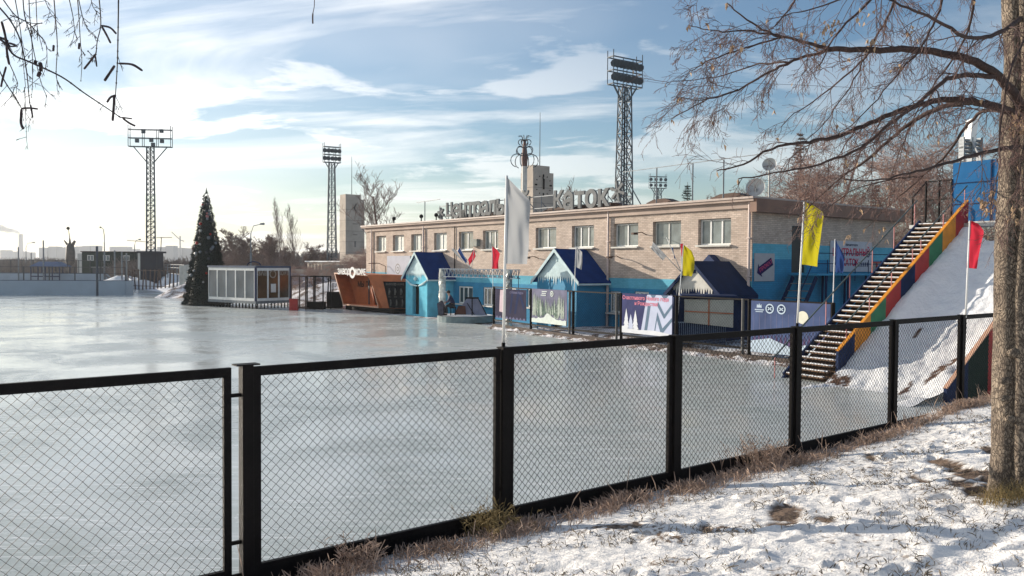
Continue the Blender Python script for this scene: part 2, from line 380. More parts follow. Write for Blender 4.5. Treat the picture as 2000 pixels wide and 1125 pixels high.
def mixc(nt, f, a, b):
    m = nt.nodes.new('ShaderNodeMix'); m.data_type = 'RGBA'
    for k, v in (('Factor', f), ('A', a), ('B', b)):
        if isinstance(v, tuple): m.inputs[k].default_value = (*v, 1)
        elif isinstance(v, float): m.inputs[k].default_value = v
        else: nt.links.new(v, m.inputs[k])
    return m.outputs['Result']
def bumpn(nt, b, h, strength, dist):
    bp = nt.nodes.new('ShaderNodeBump'); bp.inputs['Strength'].default_value = strength; bp.inputs['Distance'].default_value = dist
    nt.links.new(h, bp.inputs['Height']); nt.links.new(bp.outputs[0], b.inputs['Normal'])

# snow
def make_snow(name, attr=False, brown=(0.11, 0.07, 0.045), base=(0.80, 0.80, 0.81), th=(0.60, 0.66)):
    m, nt, b = simple_mat(name); b.inputs['Roughness'].default_value = 0.8; b.inputs['Specular IOR Level'].default_value = 0.25
    col = mixc(nt, rng(nt, noise_node(nt, 3, 6), .3, .7), tuple(x * 0.92 for x in base), base)
    f = rng(nt, mth('ADD', mth('MULTIPLY', noise_node(nt, 1.1, 3), 0.55, nt=nt), mth('MULTIPLY', noise_node(nt, 14, 6), 0.45, nt=nt), nt=nt), *th)
    if attr:
        at = nt.nodes.new('ShaderNodeAttribute'); at.attribute_name = 'bare'; f = mth('MAXIMUM', f, at.outputs['Fac'], nt=nt)
    bc = mixc(nt, rng(nt, noise_node(nt, 25, 5), .35, .65), tuple(x * .6 for x in brown), tuple(x * 1.5 for x in brown))
    nt.links.new(mixc(nt, f, col, bc), b.inputs['Base Color'])
    h = mth('ADD', noise_node(nt, 9, 6), mth('MULTIPLY', noise_node(nt, 60, 4), 0.25, nt=nt), nt=nt)
    bumpn(nt, b, h, 0.7, 0.05); return m
M['snow'] = make_snow('snow', True, (.15, .105, .075), (0.86, 0.84, 0.81), th=(0.57, 0.64))
M['snow_far'] = make_snow('patchy_snow', False, (0.13, 0.09, 0.07), (0.72, 0.71, 0.72), (0.49, 0.53))
M['snow_clean'] = make_snow('clean_snow', False, (0.3, 0.28, 0.27), (0.80, 0.81, 0.82), (0.66, 0.72))
# ice
m, nt, b = simple_mat('rink_ice'); M['ice'] = m
n1 = noise_node(nt, 0.22, 7, mscale=(1, 1, 1), rough=0.6, dist=0.8)
n2 = noise_node(nt, 3.0, 8, rough=0.65); n3 = noise_node(nt, 26, 5)
scr = noise_node(nt, 1.0, 9, mscale=(0.9, 4.0, 1), rough=0.7)
c1 = mixc(nt, rng(nt, n1, .35, .65), (0.37, 0.41, 0.39), (0.60, 0.62, 0.59))
c2 = mixc(nt, mth('MULTIPLY', rng(nt, scr, .5, .72), 0.55, nt=nt), c1, (0.72, 0.75, 0.75))
nt.links.new(c2, b.inputs['Base Color'])
ro = mth('ADD', rng(nt, n1, .40, .60, 0.28, 0.04), mth('MULTIPLY', rng(nt, n2, .35, .7), 0.16, nt=nt), nt=nt)
nt.links.new(ro, b.inputs['Roughness']); b.inputs['Specular IOR Level'].default_value = 0.5; b.inputs['IOR'].default_value = 1.31
def scratch(rot, sc, off):
    c_ = nt.nodes.new('ShaderNodeTexCoord'); mp = nt.nodes.new('ShaderNodeMapping'); mp.inputs['Rotation'].default_value = (0, 0, rot); mp.inputs['Scale'].default_value = (0.35, 9, 1); mp.inputs['Location'].default_value = (off, off, 0)
    nt.links.new(c_.outputs['Object'], mp.inputs[0]); n = nt.nodes.new('ShaderNodeTexNoise'); n.inputs['Scale'].default_value = sc; n.inputs['Detail'].default_value = 3; n.inputs['Distortion'].default_value = .35
    nt.links.new(mp.outputs[0], n.inputs['Vector']); return rng(nt, n.outputs['Fac'], .63, .66)
scs = mth('MAXIMUM', mth('MAXIMUM', scratch(.3, 2.2, 0, ), scratch(-.8, 1.7, 5), nt=nt), scratch(1.4, 2.0, 9), nt=nt)
c3 = mixc(nt, mth('MULTIPLY', scs, .75, nt=nt), c2, (0.80, 0.81, 0.80)); nt.links.new(c3, b.inputs['Base Color'])
hh = mth('ADD', mth('ADD', mth('MULTIPLY', n2, 0.5, nt=nt), mth('MULTIPLY', n3, 0.10, nt=nt), nt=nt), mth('MULTIPLY', scs, .12, nt=nt), nt=nt)
bumpn(nt, b, hh, 0.32, 0.02)

gm = MB(); gm.add([(-3500, -60, -0.06), (3500, -60, -0.06), (3500, 5000, -0.06), (-3500, 5000, -0.06)], [(0, 1, 2, 3)])
o = gm.build('ground', M['snow_far']); o['kind'] = 'structure'
im = MB(); im.add([(-170, 2, 0), (22, 2, 0), (22, 30, 0), (10.5, 31.0, 0), (-3, 52, 0), (-15, 68, 0), (-22, 73, 0), (-33, 93, 0), (-44, 112, 0), (-170, 160, 0)], [tuple(range(10))])
o = im.build('ice_rink', M['ice']); o['kind'] = 'structure'

# the snowy bank this side of the fence
foot = []
random.seed(11)
for k in range(210):
    s = rnd(-4, 15); d = rnd(1.1, 7.5); foot.append((s, d, rnd(0, 6.28), rnd(.09, .19), rnd(.05, .12)))
for k in range(26):                       # two walked lines of prints
    foot.append((0.5 + k * 0.42, 3.1 + 0.25 * math.sin(k * .7) + (0.12 if k % 2 else -0.12), 0.3, .15, .07))
    foot.append((-1 + k * 0.45, 5.0 - .03 * k + (0.14 if k % 2 else -0.14), 0.1, .15, .075))
FG = {}
for f in foot: FG.setdefault((int(f[0] // .5), int(f[1] // .5)), []).append(f)
BARE = []
for px, py, a, bb in ((1530, 1005, .55, .12), (1610, 1015, .3, .07), (1850, 905, .7, .12), (1900, 925, .5, .16), (1700, 893, .4, .05),
                      (1940, 880, .5, .09), (1880, 945, .6, .1), (1965, 960, .5, .35), (1540, 1000, .35, .1), (1380, 1030, .2, .05), (1800, 935, .4, .06)):
    p = A(px, py, 1)                      # march the sight line onto the bank
    dv = (p - EYE).normalized(); t = 2.0
    while t < 30:
        q = EYE + dv * t; s, d = sd_of(q)
        if q.z < bank_z(s, d): break
        t += 0.02
    BARE.append((s, d, a, bb))
def bank_h(s, d):
    z = bank_z(s, d)
    if d < -0.3: return z, 0.0
    k = sm(0.3, 1.2, d)
    P = Vector((s, d, 0))
    z += k * (0.055 * noise.noise(P * 0.8) + 0.035 * noise.noise(P * 2.3 + V(5, 1, 0)) + 0.022 * noise.noise(P * 6.1) + 0.010 * noise.noise(P * 14)) + 0.004 * noise.noise(P * 31)
    ci, cj = int(s // .5), int(d // .5)
    for i in (ci - 1, ci, ci + 1):
        for j in (cj - 1, cj, cj + 1):
            for fs, fd, an, rr, dep in FG.get((i, j), ()):
                x = s - fs; y = d - fd; u = x * math.cos(an) + y * math.sin(an); v = -x * math.sin(an) + y * math.cos(an)
                q = (u / rr) ** 2 + (v / (rr * .5)) ** 2
                if q < 4: z -= dep * math.exp(-q * 1.1) - dep * .35 * math.exp(-(q - 2) ** 2)
    br = 0.0
    for bs, bd, a, bb in BARE:
        # patches stretch sideways in the picture, i.e. across the sight line
        x = s - bs; y = d - bd; u = x * .8 - y * .6; v = x * .6 + y * .8
        q = (u / (a * 1.15)) ** 2 + (v / (bb * 1.25)) ** 2 + 1.1 * noise.noise(P * 7) + .5 * noise.noise(P * 21)
        if q < 1: br = max(br, min(1, (1 - q) * 3))
    return z - br * 0.02, br
def grid_bank(s0, s1, d0, d1, st, dt, dz=0.0):
    ns = int((s1 - s0) / st) + 1; nd = int((d1 - d0) / dt) + 1; vs = []; at = []
    for i in range(ns):
        for j in range(nd):
            s = s0 + st * i; d = d0 + dt * j; z, br = bank_h(s, d); p = fpt(s, d, z + dz); vs.append(tuple(p)); at.append(br)
    fs = [(i * nd + j, i * nd + j + 1, (i + 1) * nd + j + 1, (i + 1) * nd + j) for i in range(ns - 1) for j in range(nd - 1)]
    return vs, fs, at
vs, fs, at = grid_bank(-5, 17, -1.1, 8.6, 0.035, 0.035)
v2, f2, a2 = grid_bank(16.95, 40, -1.1, 30, 0.5, 0.5, -.03); b0 = len(vs); vs += v2; fs += [tuple(i + b0 for i in f) for f in f2]; at += a2
v2, f2, a2 = grid_bank(-5, 17.2, 8.5, 30, 0.5, 0.5, -.03); b0 = len(vs); vs += v2; fs += [tuple(i + b0 for i in f) for f in f2]; at += a2
v2, f2, a2 = grid_bank(-40, -4.9, -1.1, 30, 0.5, 0.5, -.03); b0 = len(vs); vs += v2; fs += [tuple(i + b0 for i in f) for f in f2]; at += a2
me = bpy.data.meshes.new('snowy_bank'); me.from_pydata(vs, [], fs); me.polygons.foreach_set('use_smooth', [True] * len(fs))
ca = me.attributes.new('bare', 'FLOAT', 'POINT'); ca.data.foreach_set('value', at); me.materials.append(M['snow'])
o = bpy.data.objects.new('snowy_bank', me); COL.objects.link(o); o['kind'] = 'structure'

# dry grass along the fence foot and weeds poking through the snow
def blade(mb, p, h, lean, az, w0, head=False, mi=0):
    dx, dy = math.cos(az), math.sin(az); pts = []
    for k in range(4):
        t = k / 3; pts.append(V(p[0] + dx * lean * t * t * h, p[1] + dy * lean * t * t * h, p[2] + h * t * (1 - .15 * lean * t)))
    r = [w0, w0 * .9, w0 * .7, w0 * .3]
    if head: r = [w0, w0 * .8, w0 * 1.9, w0 * .9]
    mb.tube(pts, r, 3, mi, False)
g = MB(); random.seed(3)
for k in range(26000):
    s = rnd(-3.5, 16.5); cl_ = noise.noise(V(s * 1.3, 0, 3)) ; d = abs(random.gauss(0.34, 0.17)) + .04
    if s > 8: d *= .8
    if noise.noise(V(s * 2.2, d * 3, 9)) < -0.12 and random.random() < .85: continue
    if random.random() > .68 + cl_ * .9 : continue
    z = bank_h(s, d)[0]; h = rnd(.04, .135) * (1 + .8 * max(0, cl_))
    blade(g, fpt(s, d, z - .01), h, rnd(.1, 1.1), rnd(0, 6.28), rnd(.0022, .0045), random.random() < .4)
for k in range(70):                       # taller stalks
    s = rnd(-2, 14); d = rnd(.06, .7); z = bank_h(s, d)[0]
    blade(g, fpt(s, d, z - .01), rnd(.22, .42), rnd(0, .7), rnd(0, 6.28), .003, True)
o = g.build('dry_grass', M['grass']); tag(o, 'brown dry grass strip along the foot of the black fence', 'grass', kind='stuff')
g = MB()
for k in range(17000):
    s = rnd(-3, 15.5); d = rnd(.6, 6.5); P = V(s, d, 0)
    if noise.noise(P * 1.1 + V(7, 7, 0)) + .5 * noise.noise(P * 4) < .02 and random.random() < .93: continue
    z = bank_h(s, d)[0]
    for q in range(random.choice((1, 1, 2, 3))):
        blade(g, fpt(s + rnd(-.02, .02), d + rnd(-.02, .02), z - .008), rnd(.02, .07), rnd(.2, 1.5), rnd(0, 6.28), rnd(.0018, .0036), random.random() < .3)
o = g.build('weed_stubble', M['stubble']); tag(o, 'small dry weed stubble poking through the trodden snow', 'weeds', kind='stuff')
def tuft(px, py, s, d, hh, n, label, m, spread=.16):
    z = bank_h(s, d)[0]; t_ = MB(); p0 = fpt(s, d, z - .01)
    for k in range(n):
        a = rnd(0, 6.28); r = abs(random.gauss(0, spread)); h = hh * rnd(.45, 1.05); pp = p0 + V(r * math.cos(a), r * math.sin(a), 0)
        blade(t_, pp, h, rnd(.1, .6), a + rnd(-.5, .5), rnd(.0025, .004), False)
        for q in range(5):
            u = rnd(.4, 1); bp_ = pp + V(math.cos(a) * .3 * u * h, math.sin(a) * .3 * u * h, h * u * .9); blade(t_, bp_, rnd(.03, .08), 1.0, rnd(0, 6.28), .0022, True)
    o = t_.build('weed_tuft', m); tag(o, label, 'weed')
tuft(0, 0, 2.4, .18, .34, 90, 'yellowish dry weed clump at the fence post with the white flag', M['tuft'])
tuft(0, 0, 6.95, .2, .42, 120, 'reddish dry bush against the fence board, between the middle posts', M['grass'], .22)
tuft(0, 0, 0.9, .25, .26, 60, 'pale dry weed clump by the fence board nearest the picture bottom', M['grass'])

# ---------------------------------------------------------------- near fence
def mesh_panel(mb, p00, ex, wid, z0, z1, cell=0.085, wr=0.0024, wob=0.004, mi=0, n=4, jit=True):
    """chain-link: zigzag wires hooked into each other"""
    nc = int(round(wid / cell)); c = wid / nc; nr = int(round((z1 - z0) / c)); rz = (z1 - z0) / nr
    ny = Vector((-ex.y, ex.x, 0))
    ph = rnd(0, 9)
    def P(i, j, dz):
        x = i * c / 2; z = z0 + j * rz / 2
        if 0 < i < 2 * nc: x += wob * noise.noise(V(i * .5, j * .5, ph)) * 2
        if 0 < j < 2 * nr: z += wob * noise.noise(V(i * .5, j * .5, ph + 5)) * 2
        return p00 + ex * x + V(0, 0, z) + ny * dz
    for i in range(nc * 2):
        pts = []
        for j in range(2 * nr + 1):
            pts.append(P(i + (j + i) % 2, j, wr * (1 if (i + j) % 2 else -1)))
        mb.tube(pts, wr, n, mi, False)
posts_s = [-5.3, -2.65, 0.0, 2.71, 5.37, 7.97, 10.75, 13.2, 15.8]
fen = thing('mesh_fence', 'black framed chain-link fence standing along the top of the snowy bank', 'fence', fpt(2.5, 0, .95))
ZT = 2.845
FF = Fr(F0, FT, FN)
random.seed(5)
for i, s in enumerate(posts_s):
    zb = bank_z(s, 0); pb = MB()
    pb.box(FF, s - .046, s + .046, -.05, .05, zb - .2, ZT - (0 if i == 2 else .012))
    pb.build('post', M['black'], fen)
    c_ = MB(); wcap = .10 if i == 2 else .052
    zc_ = ZT - (0 if i == 2 else .012); c_.box(FF, s - wcap, s + wcap, -.06, .06, zc_ + .001, zc_ + .012); c_.build('post_cap', M['black'], fen)
for i in range(len(posts_s) - 1):
    a = posts_s[i] + .058; bb = posts_s[i + 1] - (.058 if i != 1 else .13)
    zt = ZT - .004 - .006 * (i % 3); zl = 1.15; lean = .01
    f = MB(); fw = .062
    f.box(FF, a, bb, -.022, .022, zt - .078, zt); f.box(FF, a, bb, -.022, .022, zl - .05, zl)
    f.box(FF, a, a + fw, -.021, .021, zl, zt - .078); f.box(FF, bb - fw, bb, -.021, .021, zl, zt - .078)
    for z_ in (zt - .25, zl + .2):
        f.box(FF, posts_s[i] + .047, a - .001, -.012, .012, z_, z_ + .03); f.box(FF, bb + .001, posts_s[i + 1] - .047, -.012, .012, z_, z_ + .03)
    fo = f.build('panel_frame', M['black'], fen)
    w_ = MB(); mesh_panel(w_, FF.p(a + fw * .5, 0.0, 0), FT, bb - a - fw, zl - .01, zt - fw * .5, 0.084, 0.0034 if i > 2 else 0.0028)
    w_.build('wire_mesh', M['wire'], fo)
    k = MB(); zb0 = min(bank_z(posts_s[i], 0), bank_z(posts_s[i + 1], 0)) - .15
    k.box(FF, posts_s[i] + .048, posts_s[i + 1] - .048, -.015, .005, zb0, zl - .052); k.build('base_board', M['black'], fen)

# ---------------------------------------------------------------- flags
def flag(name, label, foot, top, pole_r, cloth_m, outline, Y, dark_to=None, group=None, seed=0, amp=.035, cat='flag'):
    """pole from foot to top; cloth is the px outline (fly side polyline vs hoist side polyline) at distance Y"""
    root = thing(name, label, cat, foot, group)
    pm = MB(); foot = Vector(foot); top = Vector(top)
    if dark_to is not None:
        dk = foot.lerp(top, dark_to); pm.tube([foot, dk], pole_r * 1.25, 8, 1); pm.tube([dk, top], [pole_r, pole_r * .8], 8, 0)
    else: pm.tube([foot, top], [pole_r, pole_r * .8], 8, 0)
    pm.build('flag_pole', [M['white'], M['black']], root, True)
    hoist, fly = outline; nu, nv = 12, 16; vs = []; fs = []
    def samp(pl, t):
        t *= len(pl) - 1; i = min(int(t), len(pl) - 2); u = t - i; return (pl[i][0] * (1 - u) + pl[i + 1][0] * u, pl[i][1] * (1 - u) + pl[i + 1][1] * u)
    sc = Y / 1600
    for j in range(nv + 1):
        h_ = samp(hoist, j / nv); f_ = samp(fly, j / nv)
        for i in range(nu + 1):
            u = i / nu; p = A(h_[0] * (1 - u) + f_[0] * u, h_[1] * (1 - u) + f_[1] * u, Y)
            wv = amp * (math.sin(u * 7 + j * .35 + seed) * .7 + math.sin(u * 13 - j * .6 + seed * 2) * .3 + .8 * noise.noise(V(u * 3, j * .25, seed))) * (u ** .6)
            vs.append(p + V(.15, 1, 0) * wv + V(0, .25, 0) * u * abs(f_[0] - h_[0]) * sc)
    for j in range(nv):
        for i in range(nu):
            a = j * (nu + 1) + i; fs.append((a, a + 1, a + nu + 2, a + nu + 1))
    cm = MB(); cm.add(vs, fs); cm.build('flag_cloth', cloth_m, root, True); return root
FGRP = 'flags on poles fixed to the fences'
def fence_flag(label, s, pole, hoist, fly, cm_, drk, seed, amp=.035):
    Y = FF.p(s, -.07, 0).y + 0.0
    top = A(pole[0][0], pole[0][1], Y); mid = A(pole[1][0], pole[1][1], Y); dr = (mid - top).normalized(); foot = top + dr * ((top.z - 1.0) / -dr.z)
    flag('pole_flag', label, foot, top, .016, cm_, (hoist, fly), Y, drk, FGRP, seed, amp)
fence_flag('large white flag on a leaning pole at the near fence', 2.71, ((990, 343), (983, 683)), [(990, 345), (990, 430), (989, 515)], [(991, 347), (1010, 366), (1038, 393), (1034, 440), (1033, 480), (1029, 516)], M['c_white'], .52, 1)
fence_flag('tall yellow flag on the near fence, in front of the blue side wall', 7.97, ((1571, 394), (1557, 636)), [(1572, 394), (1568, 450), (1564, 516)], [(1573, 394), (1592, 402), (1612, 415), (1608, 450), (1604, 490), (1601, 521)], M['c_yellow'], .52, 2, .05)
fence_flag('red flag on the near fence in front of the snow slide', 13.2, ((1894, 431), (1886, 620)), [(1895, 431), (1892, 475), (1888, 523)], [(1896, 431), (1912, 438), (1927, 452), (1922, 480), (1915, 505), (1911, 525)], M['c_red'], .5, 3, .05)
# ---------------------------------------------------------------- main building
BC = V(11.25, 38.4, 0); BT = V(-.595, .803, 0).normalized(); BN = V(-BT.y, BT.x, 0)   # outward normal
FA = Fr(BC, BT, BN); LEN = 40.0; ZR = 6.85; DEP = 12.6
SD = Fr(BC, -BN, -BT)                     # side face: x runs away from the corner, y outwards
def uf(px):                               # along-facade coordinate of an image column
    d = ray(px, 500); q = d.x / d.y; return (BC.x - BC.y * q) / (-BT.x + BT.y * q)
hall = thing('brick_building', 'two-storey tan brick rink hall with blue painted ground floor', 'building', BC)
wins = [(1395, 64), (1302, 55), (1222, 48), (1138, 43), (1066, 40), (1010, 37), (958, 30), (910, 28), (860, 25), (813.5, 21), (778, 22), (744.5, 19)]
ops = []; ups = []; lows = []
for i, (px, wd) in enumerate(wins):
    u0, u1 = sorted((uf(px - wd / 2), uf(px + wd / 2))); ups.append((u0, u1, 4.72, 6.02))
for px0, px1, z0, z1 in ((1388, 1412, 1.3, 2.3), (1192, 1213, .95, 2.25), (1092, 1110, .95, 2.2), (1240, 1268, 1.2, 2.3), (1296, 1318, 1.2, 2.3), (944, 968, .8, 2.15), (896, 924, .8, 2.15), (1030, 1050, .9, 2.2), (985, 1008, .9, 2.2)):
    u0, u1 = sorted((uf(px0), uf(px1))); lows.append((u0, u1, z0 + .1, z1))
ops = ups + lows
wb = MB(); wall_open(wb, FA, 0, LEN, -.1, ZR, ops, [(2.45, 0), (3.0, 1), (99, 2)], .3)
wall_open(wb, SD, 0, DEP, -.1, ZR, [(3.05, 4.3, 3.4, 5.7)], [(4.05, 0), (4.78, 1), (99, 2)], .2)
B2 = Fr(FA.p(LEN, 0, 0), -BN, BT); wall_open(wb, B2, 0, DEP, -.1, ZR, [], [(3.0, 1), (99, 2)])
B3 = Fr(FA.p(0, -DEP, 0), BT, -BN); wall_open(wb, B3, 0, LEN, -.1, ZR, [], [(3.0, 1), (99, 2)])
# pilaster strips where the downpipes run
for px in (1190, 828, 706.5):
    pass
wb.build('wall', [M['brick_blue'], M['brick_teal'], M['brick']], hall, uv=FA)
for i, (u0, u1, z0, z1) in enumerate(ups):
    f_m = random.choice((M['white'], M['white'], M['offwhite']))
    window(hall, FA, u0 + .02, u1 - .02, z0 + .02, z1 - .02, -.26, (0.5,) if i % 3 else (.33, .68), M['curtain2'] if i not in (9, 10, 11, 8) else M['curtain'], f_m, .07)
for i, (u0, u1, z0, z1) in enumerate(lows):
    window(hall, FA, u0 + .02, u1 - .02, z0 + .02, z1 - .02, -.12, (.36, .68), M['glass'], M['white'], .09)
rf = MB()
rf.box(FA, -.3, LEN + .3, -DEP - .3, .42, ZR + .001, ZR + .10, 0)
rf.build('roof', [M['pipe'], M['rust']], hall)
cn = MB(); cn.box(FA, -.28, LEN + .28, .002, .36, ZR - .12, ZR - .003); cn.box(FA, 0, LEN, .002, .14, ZR - .42, ZR - .123); cn.build('cornice', mat('pinkish_cornice', (.40, .31, .26), .8, .15, 1), hall)
fs_ = MB(); fs_.box(SD, -.30, DEP + .3, .05, .42, ZR - .62, ZR - .002); fs_.build('fascia', mat('brown_sheet_fascia', (.20, .105, .07), .6, .25, 1), hall)
for px in (1466, 1190, 829, 728):
    u = uf(px) if px != 1466 else .12
    p_ = MB(); p_.tube([FA.p(u, .10, ZR - .1), FA.p(u, .10, ZR - .5), FA.p(u, .12, .1)], .07, 8)
    for z_ in (1.5, 3.2, 5.0): p_.box(FA, u - .1, u + .1, .002, .2, z_, z_ + .05)
    p_.build('downpipe', [mat('pinkish_downpipe', (.55, .44, .40), .5, .15, 2)], hall)
p_ = MB(); u = uf(889); p_.tube([FA.p(u, .06, ZR - .1), FA.p(u, .06, 3.0)], .035, 6); p_.build('conduit', M['black'], hall)
p_ = MB(); u = uf(931); p_.box(FA, u - .42, u + .42, .002, .3, 4.95, 5.45); p_.build('air_conditioner', M['curtain2'], hall)
# door on the side face
d_ = MB(); d_.box(SD, 3.07, 4.28, -.19, -.13, 3.4, 5.68); d_.build('door', mat('dark_door', (.018, .014, .013), .5, .3, 3), hall)
for u_, s_ in ((9.2, 1),):
    window(hall, SD, 10.2, 11.3, 2.2, 4.0, .01, (.5,), M['curtain2'], M['red'], .08, False)
# small wall lamps that throw long shadows
for px, z in ((1213, 3.75 + .35), (1052, 4.1), (1262, 5.35)):
    l_ = MB(); u = uf(px); l_.tube([FA.p(u, 0, z), FA.p(u, .35, z + .12), FA.p(u, .8, z + .08)], .025, 6); l_.box(FA, u - .09, u + .09, .72, 1.05, z - .02, z + .09); l_.build('wall_lamp', M['rust'], hall)
l_ = MB(); u = uf(744); l_.tube([FA.p(u - 1.0, 0.05, 2.6), FA.p(u - 1.0, .1, 3.5), FA.p(u - .6, .5, 3.75), FA.p(u + .1, 1.1, 3.72)], .03, 6); l_.build('wall_lamp', M['rust'], hall)
# poster on the far end and notice boards
pst = MB(); ua, ub = uf(790), uf(757); pst.box(FA, ua - 1, ub, .02, .05, 2.3, 4.35, 0)
disc(pst, FA, uf(778), 3.3, .42, .056, 1, 18, .34); disc(pst, FA, uf(778), 3.3, .18, .056, 1, 14, .1)
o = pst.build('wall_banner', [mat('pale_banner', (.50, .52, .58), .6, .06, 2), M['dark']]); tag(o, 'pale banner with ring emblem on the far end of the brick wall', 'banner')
# arrow sign
sg = thing('arrow_sign', 'square white board with tilted dark arrow on the blue side wall', 'sign', SD.p(.9, 0, 4))
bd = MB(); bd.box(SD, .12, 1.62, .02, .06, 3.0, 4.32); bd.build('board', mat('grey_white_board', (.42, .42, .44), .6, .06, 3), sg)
ar = MB(); c, s = math.cos(R(30)), math.sin(R(30))
def rot2(pl, cx, cz, an): c, s = math.cos(an), math.sin(an); return [(cx + x * c - z * s, cz + x * s + z * c) for x, z in pl]
flat(ar, SD, rot2([(-.66, 0), (-.38, .36), (-.38, .2), (.62, .2), (.62, -.2), (-.38, -.2), (-.38, -.36)], .87, 3.68, R(26)), .066)
ar.build('arrow', mat('dark_purple_print', (.03, .02, .09), .5, .1, 3), sg)
tx = MB(); put_text(tx, 'ПРОКАТ', .26, SD, .95, 3.72, .07, rot=R(26)); tx.build('lettering', mat('pink_print', (.5, .08, .16), .5, .1, 3), sg)
# rink banner on the side face
bn = thing('name_banner', 'long white banner with red rink name on the side wall', 'banner', SD.p(8, 0, 4))
bd = MB(); bd.box(SD, 6.3, 10.2, .02, .05, 3.45, 5.05); bd.build('board', mat('greyish_white_banner', (.50, .50, .54), .6, .05, 3), bn)  # banner cloth in one even greyish white
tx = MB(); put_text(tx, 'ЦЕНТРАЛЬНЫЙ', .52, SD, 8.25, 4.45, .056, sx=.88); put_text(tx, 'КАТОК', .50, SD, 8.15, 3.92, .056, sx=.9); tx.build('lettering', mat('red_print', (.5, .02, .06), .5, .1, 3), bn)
tx = MB(); put_text(tx, 'Магнитогорск', .17, SD, 8.25, 4.86, .056); disc(tx, SD, 9.85, 4.4, .18, .056, 0, 16, .12); disc(tx, SD, 9.85, 4.4, .08, .056)
for k in range(5): x = 8.95 + k * .2; tx.tube([SD.p(x, .06, 3.72), SD.p(x + .03, .06, 3.86), SD.p(x, .06, 3.95)], .03, 5)
for k in range(3): x = 6.75 + k * .28; tx.tube([SD.p(x, .06, 3.8), SD.p(x + .05, .06, 4.0), SD.p(x - .02, .06, 4.25)], .045, 5)
tx.build('emblem', M['navy'], bn)

# roof sign
sign = thing('rooftop_sign', 'grey rooftop letters spelling the rink name along the roof edge', 'sign', FA.p(20, 0, ZR))
lm = mat('grey_letter', (.21, .215, .215), .6, .15, 3)
def word(txt, pxa, pxb, size, zc):
    n = len(txt)
    for i, ch in enumerate(txt):
        t = (i + .5) / n; px = pxa + (pxb - pxa) * t; u = uf(px)
        # place evenly along the wall, reading left to right from the rink
        ua, ub = uf(pxa), uf(pxb); u = ua + (ub - ua) * t
        l_ = MB(); fr = Fr(FA.p(u, -.5, 0), -BT, BN); k = size * rnd(.96, 1.04)
        put_text(l_, ch, k * (1.0 if ch.isupper() else 1.3), fr, 0, zc, .06, depth=.12, rot=rnd(-.04, .04), sx=1.02)
        l_.build('letter', lm, sign)
word('Центральный', 860, 1022, 1.36, 7.66)
word('Каток', 1067, 1176, 1.36, 7.66)
def star(px, zc, r):
    l_ = MB(); u = uf(px)
    for k in range(3):
        a = math.pi * k / 3 + .3; d = BT * math.cos(a) * r + V(0, 0, math.sin(a) * r); c = FA.p(u, -.5, zc); l_.bar(c - d, c + d, .14, .16, up=BN)
        for q in (-1, 1):
            for w_ in (-.5, .5):
                e = BT * math.cos(a + w_) * r * .3 + V(0, 0, math.sin(a + w_) * r * .3); l_.bar(c + d * .55 * q, c + d * .55 * q + e * q, .08, .1, up=BN)
    l_.build('snowflake', lm, sign)
star(850, 7.5, .45); star(1193, 7.9, .6)
fr_ = MB()
for z_ in (7.3, 8.05): fr_.bar(FA.p(uf(1200), -.62, z_), FA.p(uf(845), -.62, z_), .05)
for k in range(17):
    u = uf(1200) + (uf(845) - uf(1200)) * k / 16; fr_.bar(FA.p(u, -.62, ZR + .1), FA.p(u, -.62, 8.1), .05); fr_.bar(FA.p(u, -1.5, ZR + .1), FA.p(u, -.62, 7.7), .04)
fr_.build('sign_frame', M['steel'], sign)
# roof rail with posts and small items
rr = MB()
rr.bar(FA.p(uf(1200), -.62, 8.95), FA.p(uf(1490), -.62, 9.0), .035)
for px in (1265, 1335, 1395): u = uf(px); rr.bar(FA.p(u, -.62, ZR + .1), FA.p(u, -.62, 8.95), .06)
rr.bar(FA.p(uf(845), -.62, 8.6), FA.p(uf(800), -.62, 8.55), .05); rr.bar(FA.p(uf(816), -.62, ZR + .1), FA.p(uf(816), -.62, 8.58), .06)
rr.bar(FA.p(uf(1200), -.62, 8.9), FA.p(uf(1228), -1.0, ZR + .1), .05)
o = rr.build('roof_rail', M['steel']); tag(o, 'thin galvanised pipe rail on posts above the roof edge', 'rail')
def roofvent(px, wd, back=1.2, tone='rust'):
    v_ = MB(); u = uf(px); y = -back
    v_.box(FA, u - wd, u + wd, y - .5, y + .3, ZR + .22, ZR + .30); v_.prism([(u - wd, ZR + .3), (u + wd, ZR + .3), (u + wd * .5, ZR + .45), (u - wd * .4, ZR + .48)], FA, y - .45, y + .25)
    for dx in (-.7, 0, .7): v_.box(FA, u + wd * dx - .06, u + wd * dx + .06, y - .3, y + .1, ZR + .1, ZR + .22)
    return v_.build('roof_vent', M['rust' if tone == 'rust' else 'dark'])
for k, (px, wd) in enumerate(((1395, 1.0), (1262, .9), (1163, 1.2), (1115, 1.3), (942, 1.1), (892, 1.2), (1060, 1.1))):
    o = roofvent(px, wd); tag(o, ['low rusty roof vent near the right roof corner', 'low rusty roof vent right of the steel tower', 'wide rusty roof vent under the last sign letter', 'wide rusty roof vent under the second sign word', 'dark flat roof vent under the middle of the first sign word', 'dark flat roof vent under the left sign letters', 'rusty roof vent in front of the clock tower'][k], 'vent', 'low vents on the flat roof')
for k, px in enumerate((763, 816, 845)):
    v_ = MB(); u = uf(px); v_.tube([FA.p(u, -.3, ZR + .1), FA.p(u, -.3, ZR + .5)], .05, 6); v_.ball(FA.p(u, -.3, ZR + .55), .16, 8, 6)
    o = v_.build('roof_lamp', M['black']); tag(o, ['small black lamp on the far roof end', 'small black lamp under the roof rail post', 'small black lamp left of the sign snowflake'][k], 'lamp', 'small lamps on the roof edge')
